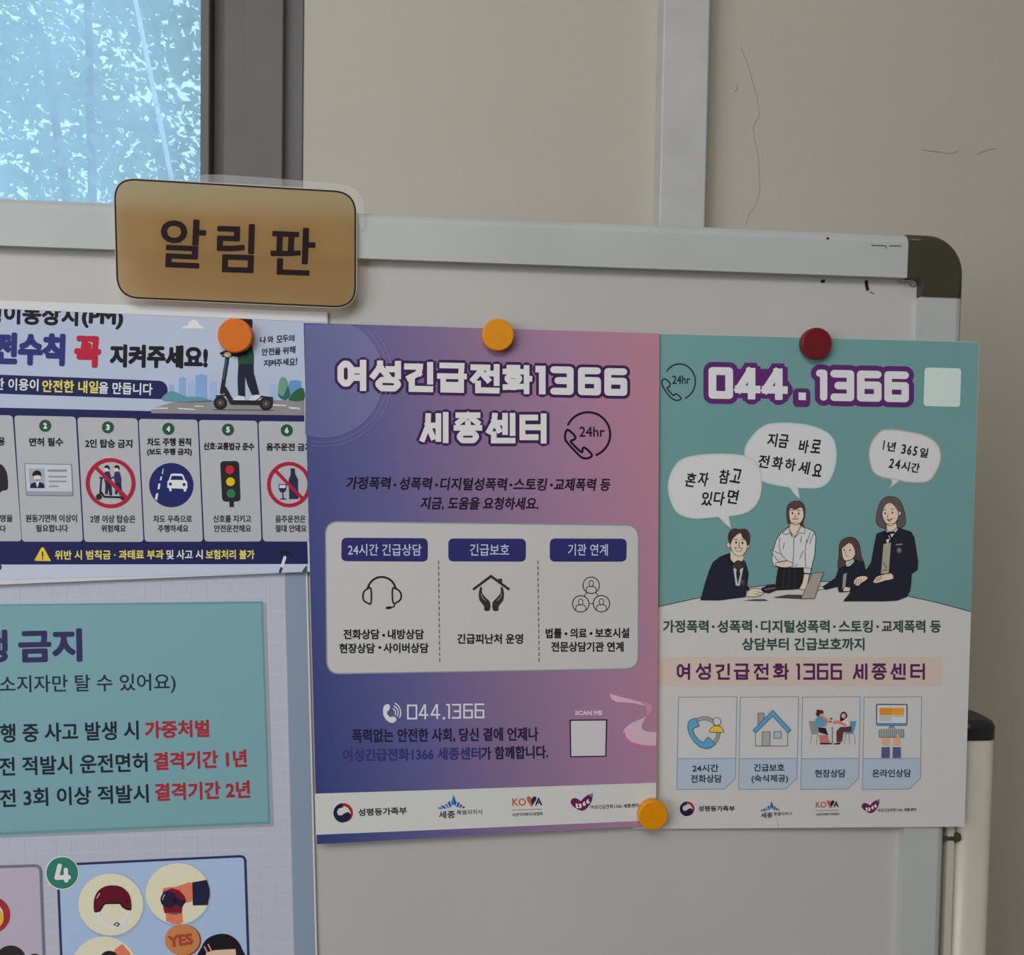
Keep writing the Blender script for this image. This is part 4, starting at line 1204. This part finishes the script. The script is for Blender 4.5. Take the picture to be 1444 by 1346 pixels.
logos(S2, (880, 1090, 2.7769), P2, o2, 2, [(247, 139, .36), (577, 128, .36 * .95), (795, 122, .37), (967, 131, .385)], 1, (0, 0, 0, 0))
a = Art(S2, 'crease_shading', (880, 1090, 2.7769))  # crease drawn flat: shaded side and lit edge painted as two strokes
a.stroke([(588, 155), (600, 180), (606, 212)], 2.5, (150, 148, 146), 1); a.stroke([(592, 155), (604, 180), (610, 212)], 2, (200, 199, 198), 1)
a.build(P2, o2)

# ---- purple hotline poster in the middle
S1 = Sheet((428, 455), -.0066, (930, 470), -.0050, (447, 1190), -.0105)
P1 = poster('hotline_poster', S1, (686, 1178), 'purple to pink gradient hotline poster with a white three column panel, in the middle')
o1 = P1.location.copy()


def gradient(name, light=0.0):
    M = bpy.data.materials.new(name); M.use_nodes = True
    nt = M.node_tree; b = nt.nodes['Principled BSDF']; b.inputs['Roughness'].default_value = 0.48; b.inputs['Specular IOR Level'].default_value = .3
    tc = nt.nodes.new('ShaderNodeTexCoord'); sp = nt.nodes.new('ShaderNodeSeparateXYZ')
    nt.links.new(tc.outputs['Object'], sp.inputs[0])
    mz = nt.nodes.new('ShaderNodeMath'); mz.operation = 'MULTIPLY_ADD'; mz.inputs[1].default_value = 0.16; nt.links.new(sp.outputs['Z'], mz.inputs[0]); nt.links.new(sp.outputs['X'], mz.inputs[2])
    mr = nt.nodes.new('ShaderNodeMapRange'); mr.inputs['From Min'].default_value = -0.135; mr.inputs['From Max'].default_value = 0.195
    nt.links.new(mz.outputs[0], mr.inputs['Value'])
    r = nt.nodes.new('ShaderNodeValToRGB')
    el = r.color_ramp.elements
    stops = [(0.0, (45, 57, 108)), (0.28, (84, 82, 129)), (0.55, (124, 100, 131)), (0.78, (148, 112, 138)), (1.0, (165, 116, 132))]
    while len(el) < len(stops):
        el.new(0.5)
    for e, (p, c) in zip(el, stops):
        e.position = p; e.color = (*albedo(tuple(v + (255 - v) * light for v in c)), 1)
    nt.links.new(mr.outputs[0], r.inputs['Fac'])
    n = nt.nodes.new('ShaderNodeTexNoise'); n.inputs['Scale'].default_value = 900
    nt.links.new(tc.outputs['Object'], n.inputs['Vector'])
    bp = nt.nodes.new('ShaderNodeBump'); bp.inputs['Strength'].default_value = .05; bp.inputs['Distance'].default_value = .0005
    nt.links.new(n.outputs['Fac'], bp.inputs['Height']); nt.links.new(bp.outputs['Normal'], b.inputs['Normal'])
    nt.links.new(r.outputs['Color'], b.inputs['Base Color'])
    return M


G0, G1, G2 = gradient('purple_gradient_print'), gradient('pale_purple_print', .10), gradient('ring_purple_print', .16)
paper_sheet(S1, [(428, 455), (930, 470), (926, 1163), (447, 1190)], G0, P1, o1)
a = Art(S1, 'ring_ornament')
disc_ = [p for p in arc(456, 532, 84, 84, n=60)]
disc_ = clip(clip(disc_, 0, 430.5, False), 1, 457.5, False)
a.poly(disc_, G1, 1)
for r in (84, 91, 97):
    pts = [p for p in arc(456, 532, r, r, -75, 110, 40) if p[1] > 458.5 + (p[0] - 428) * .03 and p[0] > 432]
    a.stroke(pts, .9, G2, 2)
a.build(P1, o1)
OUT = (58, 30, 74)
a = Art(S1, 'title_lettering', (420, 430, 2.7769))
for ch, x0, x1, w in (('여', 155, 268, 25), ('성', 284, 404, 24), ('긴', 416, 530, 24), ('급', 545, 662, 22), ('전', 676, 790, 23), ('화', 802, 918, 22), ('1', 930, 970, 26), ('3', 988, 1080, 27), ('6', 1097, 1187, 27), ('6', 1200, 1290, 27)):
    t = (x0 - 155) / 1045
    y0, y1 = 212 + t * 34, 334 + t * 20
    a.block(ch, x0, y0, x1, y1, w, (196, 196, 196), 4, 11, OUT, 2, slope=.02, soft=ch in '36')
for ch, x0, x1, w in (('세', 478, 590, 22), ('종', 610, 722, 22), ('센', 738, 852, 22), ('터', 868, 974, 23)):
    t = (x0 - 478) / 400
    a.block(ch, x0, 418 + t * 6, x1, 540 + t * 2, w, (196, 196, 196), 4, 11, OUT, 2)
a.build(P1, o1)
clock_phone(S1, 'phone_clock_icon', (770, 560, 12.033), P1, o1, DP, 2, dict(ring=(712, 628, 376, 376), a0=-154, a1=68, w=36,
            phone=[(380, 555), (490, 655), (485, 710), (420, 740), (455, 795), (600, 930), (622, 870), (660, 855), (770, 960), (760, 1010), (680, 1035), (580, 1000), (370, 780), (322, 690), (338, 580)], t=(565, 582, 995, 582), th=172, tb=5))
a = Art(S1, 'subtitle_lettering', (420, 430, 2.7769))
for s, x0, x1, y in (('가정폭력', 190, 362, 696), ('성폭력', 398, 524, 698), ('디지털성폭력', 558, 818, 700), ('스토킹', 846, 974, 701), ('교제폭력 등', 1004, 1224, 702)):
    a.text(s, x0, y, x1, y + 1, 50, DP, 2, 2.5, shear=.14)
for x in (380, 543, 834, 993):
    a.disc(x, 704, 6, DP, 2, n=12)
a.text('지금, 도움을 요청하세요.', 482, 776, 944, 778, 52, DP, 2, 2.5, shear=.14)
a.build(P1, o1)
a = Art(S1, 'info_panel', (420, 720, 2.7769))
PN = (174, 173, 172)
q = rrect([(108, 42), (1334, 56), (1333, 618), (114, 638)], 52, 8)
a.poly(q, PN, 1); a.stroke(q, 5, (126, 132, 142), 2, closed=True)
ip = a.build(P1, o1)
for quad, s, tx in (([(171, 105), (509, 107), (509, 199), (170, 197)], '24시간 긴급상담', (196, 484)), ([(589, 108), (893, 109), (893, 199), (589, 198)], '긴급보호', (674, 828)), ([(987, 108), (1288, 109), (1287, 199), (986, 199)], '기관 연계', (1058, 1214))):
    a = Art(S1, 'heading_badge', (420, 720, 2.7769))
    a.poly(rrect(quad, 22), (44, 42, 96), 2); a.text(s, tx[0], 152, tx[1], 153, 46, (176, 178, 206), 3, 0.8)
    a.build(ip, o1)
for x, y0, y1 in ((551, 196, 590), (940, 196, 590)):
    a = Art(S1, 'dotted_divider', (420, 720, 2.7769))
    y = y0
    while y < y1:
        a.stroke([(x + (y - y0) * .012, y), (x + (y - y0) * .012, y + 11)], 4.5, (92, 92, 96), 2); y += 22.5
    a.build(ip, o1)
IC = (34, 33, 35)
a = Art(S1, 'headset_icon', (490, 790, 3.8))
a.stroke(arc(183, 165, 76, 77, 190, 350, 20), 11, IC, 2)
a.stroke([(125, 150), (100, 155), (84, 178), (86, 212), (105, 226), (126, 228)], 9, IC, 2, closed=True, sm=3); a.stroke([(242, 150), (268, 155), (287, 178), (284, 208), (265, 224), (244, 226)], 9, IC, 2, closed=True, sm=3)
a.stroke([(255, 228), (248, 248), (228, 253)], 7, IC, 2); a.stroke([(212, 254), (230, 252)], 15, IC, 2)
a.build(ip, o1)
a = Art(S1, 'sheltering_hands_icon', (490, 790, 3.8))
H_ = (48, 46, 48)
a.stroke([(678, 152), (769, 84), (862, 152)], 14, H_, 2, cap='square'); a.poly([(806, 98), (828, 97), (830, 125), (806, 112)], H_, 2)
for m_ in (1, -1):
    f = lambda x, y: (771 + m_ * (x - 771), y)
    a.poly([f(*p) for p in ((716, 140), (722, 150), (721, 172), (742, 200), (765, 225), (762, 268), (733, 268), (732, 245), (708, 215), (703, 180), (708, 150))], H_, 2, sm=2)
    a.stroke([f(*p) for p in ((716, 178), (724, 200), (740, 215))], 3, (150, 150, 148), 3)
a.build(ip, o1)
a = Art(S1, 'people_network_icon', (490, 790, 3.8))
for cx, cy in ((1306, 133), (1250, 232), (1361, 231)):
    a.stroke(arc(cx, cy, 44, 44, n=32), 5, IC, 2, closed=True)
    a.stroke(arc(cx, cy - 10, 12, 16, n=18), 4, IC, 2, closed=True)
    a.stroke([(cx - 27, cy + 32), (cx - 24, cy + 12), (cx - 10, cy + 6), (cx + 10, cy + 6), (cx + 24, cy + 12), (cx + 27, cy + 32)], 4, IC, 2, sm=3)
for p in ([(1282, 170), (1268, 192)], [(1330, 170), (1346, 192)], [(1295, 231), (1317, 231)]):
    a.stroke(p, 4, IC, 2)
a.build(ip, o1)
a = Art(S1, 'caption_lettering', (420, 720, 2.7769))
for s, x0, x1, y in (('전화상담', 178, 320, 483), ('내방상담', 352, 494, 483), ('현장상담', 162, 302, 538), ('사이버상담', 335, 512, 537), ('긴급피난처 운영', 624, 882, 501), ('법률', 970, 1034, 479), ('의료', 1066, 1132, 479), ('보호시설', 1164, 1298, 478), ('전문상담기관 연계', 992, 1276, 532)):
    a.text(s, x0, y, x1, y, 40, (30, 29, 33), 2, 2.6)
for x, y in ((336, 487), (321, 535), (1050, 481), (1148, 480)):
    a.disc(x, y, 6, (30, 29, 33), 2, n=12)
a.build(ip, o1)
a = Art(S1, 'phone_number_lettering', (520, 970, 5.5538))
WH = (196, 194, 202)
for ch, x0, x1 in (('0', 300, 380), ('4', 392, 466), ('4', 484, 560), ('1', 606, 636), ('3', 652, 722), ('6', 740, 815), ('6', 830, 905)):
    t = (x0 - 300) / 600
    a.block(ch, x0, 128 - t * 10, x1, 244 - t * 10, 13, WH, 2)
a.poly([(580, 226), (598, 226), (598, 243), (580, 243)], WH, 2)
a.poly([(112, 175), (115, 150), (130, 128), (155, 125), (166, 140), (160, 172), (142, 185), (150, 210), (170, 226), (190, 220), (212, 232), (216, 250), (195, 270), (165, 268), (135, 245), (115, 210)], WH, 2, sm=2)
for r in (28, 48, 68):
    a.stroke(arc(182, 192, r, r * 1.15, -70, 30, 12), 9, WH, 2)
a.build(P1, o1)
a = Art(S1, 'slogan_lettering', (420, 940, 2.7769))
DV = (38, 30, 66)
a.text('폭력없는 안전한 사회, 당신 곁에 언제나', 212, 271, 942, 263, 56, DV, 2, 3)
a.text('여성긴급전화1366 세종센터', 176, 346, 716, 338, 50, (52, 50, 108), 2, 3)
a.text('가 함께합니다.', 718, 338, 980, 332, 52, DV, 2, 3)
a.build(P1, o1)
a = Art(S1, 'scan_tile', (780, 960, 9.025))
a.text('SCAN ME', 280, 405, 626, 402, 58, (206, 180, 198), 2, 7)
a.poly([(208, 490), (690, 485), (678, 962), (216, 970)], (36, 26, 44), 1); a.poly([(226, 506), (672, 502), (662, 948), (232, 954)], (184, 180, 184), 2)
a.build(P1, o1)
a = Art(S1, 'ribbon_ornament', (780, 960, 9.025))
PK1, PK2 = (190, 160, 174), (170, 104, 138)
a.poly([(722, 160), (765, 170), (860, 200), (1000, 235), (1110, 265), (1165, 310), (1140, 310), (1060, 285), (900, 270), (800, 265), (740, 225)], PK1, 1)
a.poly([(1105, 265), (1190, 268), (1250, 300), (1262, 350), (1230, 410), (1188, 445), (1195, 380), (1165, 310)], (178, 128, 148), 2)
a.poly([(1188, 445), (1120, 480), (1000, 530), (910, 600), (884, 680), (905, 750), (990, 810), (1130, 848), (1310, 856), (1316, 650), (1220, 645), (1150, 625), (1125, 580), (1150, 510)], PK1, 2)
a.poly([(884, 680), (905, 750), (990, 810), (1130, 848), (1310, 856), (1310, 820), (1130, 812), (1000, 775), (930, 715), (910, 640)], PK2, 3)
a.build(P1, o1)
a = Art(S1, 'footer_band', (420, 940, 2.7769))
a.poly([(66, 496), (720, 476), (1403, 453), (1401, 600), (720, 630), (71, 657)], (184, 184, 182), 1)
a.build(P1, o1)
logos(S1, (450, 1090, 5.776), P1, o1, 2, [(196, 322, 1), (1095, 232, 1), (1693, 232, 1), (2143, 240, 1.0)], 0, (-16, -6, -4, -8))

# ------------------------------------------------------------------ laminated sign on the top rail
YS = -.0125
S5 = Sheet((170, 255), YS, (500, 270), YS, (170, 420), YS)
P5 = empty('laminated_sign', tuple(S5.at(330, 430)), 'gold laminated sign with dark lettering and black outline, clipped over the top rail', 'sign')
o5 = P5.location.copy()


def leaf_like(name, base, rough, trans, coat):
    M = mat(name, base, rough, .3, var=.05, scale=700, coat=coat)
    nt = M.node_tree; b = nt.nodes['Principled BSDF']; o = [n for n in nt.nodes if n.type == 'OUTPUT_MATERIAL'][0]
    t = nt.nodes.new('ShaderNodeBsdfTranslucent'); t.inputs['Color'].default_value = (*[min(1, v * .95 + .3) for v in base], 1)
    mx = nt.nodes.new('ShaderNodeMixShader'); mx.inputs['Fac'].default_value = trans
    nt.links.new(b.outputs[0], mx.inputs[1]); nt.links.new(t.outputs[0], mx.inputs[2]); nt.links.new(mx.outputs[0], o.inputs['Surface'])
    return M


M_gold = leaf_like('gold_card', albedo((166, 134, 80)), .45, .68, .2)
kb = (140, 230, 3.7026)


def sheet_poly(S, pts, lay0, lay1, k):
    V = []
    for l in (lay1, lay0):
        V += [S.at(k[0] + x / k[2], k[1] + y / k[2], l) for x, y in pts]
    n = len(pts)
    Fc = [tuple(range(n)), tuple(range(2 * n - 1, n - 1, -1))] + [(i, n + i, n + (i + 1) % n, (i + 1) % n) for i in range(n)]
    return V, Fc


outer = rrect([(66, 62), (1372, 118), (1362, 766), (82, 716)], 128, 10)
FILM = bpy.data.materials.new('clear_film'); FILM.use_nodes = True
nt = FILM.node_tree; nt.nodes.clear()
out = nt.nodes.new('ShaderNodeOutputMaterial'); mx = nt.nodes.new('ShaderNodeMixShader'); tr = nt.nodes.new('ShaderNodeBsdfTransparent'); gl = nt.nodes.new('ShaderNodeBsdfPrincipled')
lw = nt.nodes.new('ShaderNodeTexNoise'); lw.inputs['Scale'].default_value = 60; mr = nt.nodes.new('ShaderNodeMapRange'); mr.inputs['To Min'].default_value = .10; mr.inputs['To Max'].default_value = .22
nt.links.new(lw.outputs['Fac'], mr.inputs['Value']); nt.links.new(mr.outputs[0], mx.inputs['Fac'])
gl.inputs['Base Color'].default_value = (.8, .8, .8, 1); gl.inputs['Roughness'].default_value = .15
nt.links.new(tr.outputs[0], mx.inputs[1]); nt.links.new(gl.outputs[0], mx.inputs[2]); nt.links.new(mx.outputs[0], out.inputs['Surface'])
film_out = smooth_pts([(560, 58), (900, 78), (1200, 104), (1300, 118), (1350, 150), (1378, 210), (1386, 330), (1362, 330), (1345, 240), (1310, 175), (1250, 148), (900, 122), (520, 95)], True, 3)
V, Fc = sheet_poly(S5, film_out, -2, 0, kb)
mesh_obj('clear_film', V, Fc, FILM, P5, o5)
a = Art(S5, 'white_rim', kb)
a.stroke(rrect([(76, 76), (1341, 148), (1340, 757), (94, 701)], 118, 10), 9, ink((168, 166, 162)), 1, closed=True)
a.build(P5, o5)
a = Art(S5, 'gold_face', kb)
q = rrect([(80, 80), (1337, 153), (1336, 753), (96, 698)], 112, 10)
a.poly(q, M_gold, 2); a.stroke(q, 9, (34, 30, 22), 3, closed=True)
a.build(P5, o5)
a = Art(S5, 'lettering', kb)
BR = (30, 12, 14)
a.text('알', 318, 413, 555, 424, 256, BR, 4, 10); a.text('림', 613, 440, 809, 446, 256, BR, 4, 10); a.text('판', 893, 455, 1127, 464, 250, BR, 4, 10)
a.build(P5, o5)

# ------------------------------------------------------------------ round magnets


def magnet(cx, cy, r, S, M, lift, label):
    p = S.at(cx, cy, 14) if S else U(cx, cy, lift)
    p = np.array(p)
    R = r / F * np.dot(p - EYE, FW)
    prof = [(0.0, 0.0), (R * .97, 0), (R, -.0008), (R, -.0055), (R * .985, -.0064), (R * .95, -.0070), (R * .92, -.0071), (0, -.0071)]
    bm = bmesh.new(); N = 48; rings = []
    for rr, y in prof[1:-1]:
        rings.append([bm.verts.new((rr * math.cos(2 * math.pi * i / N), y, rr * math.sin(2 * math.pi * i / N))) for i in range(N)])
    for a_, b_ in zip(rings, rings[1:]):
        for i in range(N):
            bm.faces.new((a_[i], a_[(i + 1) % N], b_[(i + 1) % N], b_[i]))
    bm.faces.new(rings[0][::-1]); bm.faces.new(rings[-1])
    bmesh.ops.translate(bm, verts=bm.verts, vec=Vector(p))
    o = bm_obj('round_magnet', bm, M, None, tuple(p))
    for f in o.data.polygons:
        f.use_smooth = abs(f.normal.y) < .999
    o['label'] = label; o['category'] = 'magnet'; o['group'] = 'round magnets on the whiteboard'
    return o


def plastic(name, rgb):
    return mat(name, albedo(rgb), .38, .4, var=.04, scale=200)


M_or, M_ye, M_re = plastic('orange_plastic', (190, 96, 4)), plastic('yellow_plastic', (196, 124, 2)), plastic('dark_red_plastic', (98, 18, 30))
magnet(333.5, 474, 24, S4, M_or, 0, 'orange round magnet over the scooter rider on the upper left poster')
magnet(701.5, 473, 22.5, S1, M_ye, 0, 'yellow round magnet at the top edge of the purple poster')
magnet(918.5, 1145, 21, S1, M_ye, 0, 'yellow round magnet at the bottom joint between purple and teal posters')
magnet(1147.5, 485, 22, S2, M_re, 0, 'dark red round magnet at the top of the teal poster')

# ------------------------------------------------------------------ trees outside the window
M_bark = mat('tree_bark', (0.20, 0.16, 0.13), .8, .2, var=.2, scale=20)
M_pale = mat('pale_stem', (0.75, 0.74, 0.72), .8, .2, var=.1, scale=20)
M_leaf = leaf_like('tree_leaf', (0.16, 0.27, 0.15), .5, .5, 0)
structure(box('ground', (-16, YB + .4, -1.2), (10, 20, -1.1), mat('grass_ground', (.12, .17, .07), .9, .1, var=.3, scale=3)))


def tree(x, y, zc_, rad, n, label, M_b, lean=0.0, tr_=.09):
    t = empty('tree', (x, y, -1.1), label, 'tree', 'trees outside the window')
    t0 = t.location.copy()
    bm = bmesh.new(); L = []
    for k in range(9):
        f = k / 8; z = -1.1 + f * (zc_ + 1.6); rr = tr_ * (1 - .6 * f)
        L.append([bm.verts.new((x + lean * f * f + .05 * math.sin(3 * f) + rr * math.cos(a_ * math.pi / 5), y + rr * math.sin(a_ * math.pi / 5), z)) for a_ in range(10)])
    for a_, b_ in zip(L, L[1:]):
        for i in range(10):
            bm.faces.new((a_[i], a_[(i + 1) % 10], b_[(i + 1) % 10], b_[i]))
    bm.faces.new(L[0][::-1]); bm.faces.new(L[-1])
    bm_obj('trunk', bm, M_b, t, t0, smooth=True)
    V, Fc = [], []
    rnd = random.Random(int(x * 100 + y * 10))
    cl = [(rnd.uniform(-.8, .8), rnd.uniform(-.6, .6), rnd.uniform(-.8, .8)) for _ in range(34)]
    gs = lambda: max(-.2, min(.2, rnd.gauss(0, .14)))
    for i in range(n):
        c = cl[rnd.randrange(len(cl))]
        p = Vector((x + lean + rad * (c[0] + gs()), y + rad * (c[1] + gs()), zc_ + rad * (c[2] + gs())))
        u = Vector((rnd.gauss(0, 1), rnd.gauss(0, 1), rnd.gauss(0, .7))).normalized(); w = u.orthogonal().normalized()
        if rnd.random() < .5:
            w = u.cross(w)
        s = rnd.uniform(.04, .08) * (.6 + y * .055); nrm = u.cross(w)
        j = len(V)
        V += [p - u * s, p + w * s * .5 - nrm * s * .12, p + u * s, p - w * s * .5 - nrm * s * .12]
        Fc.append((j, j + 1, j + 2)); Fc.append((j, j + 2, j + 3))
    mesh_obj('crown', V, Fc, M_leaf, t, t0)
    return t


sa, sb = U(244, 262, 3.1), U(203, 60, 3.1)                     # slender stem added to stand in for a pale streak in the window
sd = (sb - sa) / (sb[2] - sa[2])
st_ = empty('tree', tuple(sa + sd * (-1.1 - sa[2])), 'pale slender leaning stem added for the streak in the window view', 'tree', 'trees outside the window')
bm = bmesh.new(); L = []
for k in range(7):
    z = -1.1 + k / 6 * 6.2; p = sa + sd * (z - sa[2]); rr = .012 * (1 - .35 * k / 6)
    L.append([bm.verts.new((p[0] + rr * math.cos(q * math.pi / 5), p[1] + rr * math.sin(q * math.pi / 5), z)) for q in range(10)])
for a_, b_ in zip(L, L[1:]):
    for i in range(10):
        bm.faces.new((a_[i], a_[(i + 1) % 10], b_[(i + 1) % 10], b_[i]))
bm.faces.new(L[0][::-1]); bm.faces.new(L[-1])
bm_obj('trunk', bm, M_pale, st_, st_.location.copy(), smooth=True)
tree(-2.25, 5.4, 3.85, 1.2, 1500, 'leafy tree outside the window, nearest the glass', M_bark, tr_=.05)
tree(-3.55, 9.2, 5.0, 1.75, 2100, 'leafy tree with a leaning trunk, second from the glass', M_bark, lean=-.5)
tree(-5.3, 14.2, 6.8, 2.5, 2800, 'tall leafy tree farthest from the window glass', M_bark)
tree(-5.4, 5.4, 3.7, 1.3, 2000, 'leafy tree hard by the left side of the window view', M_bark, tr_=.05)
tree(-8.9, 9.4, 5.0, 1.8, 2600, 'leafy tree behind the leftmost tree outside', M_bark)
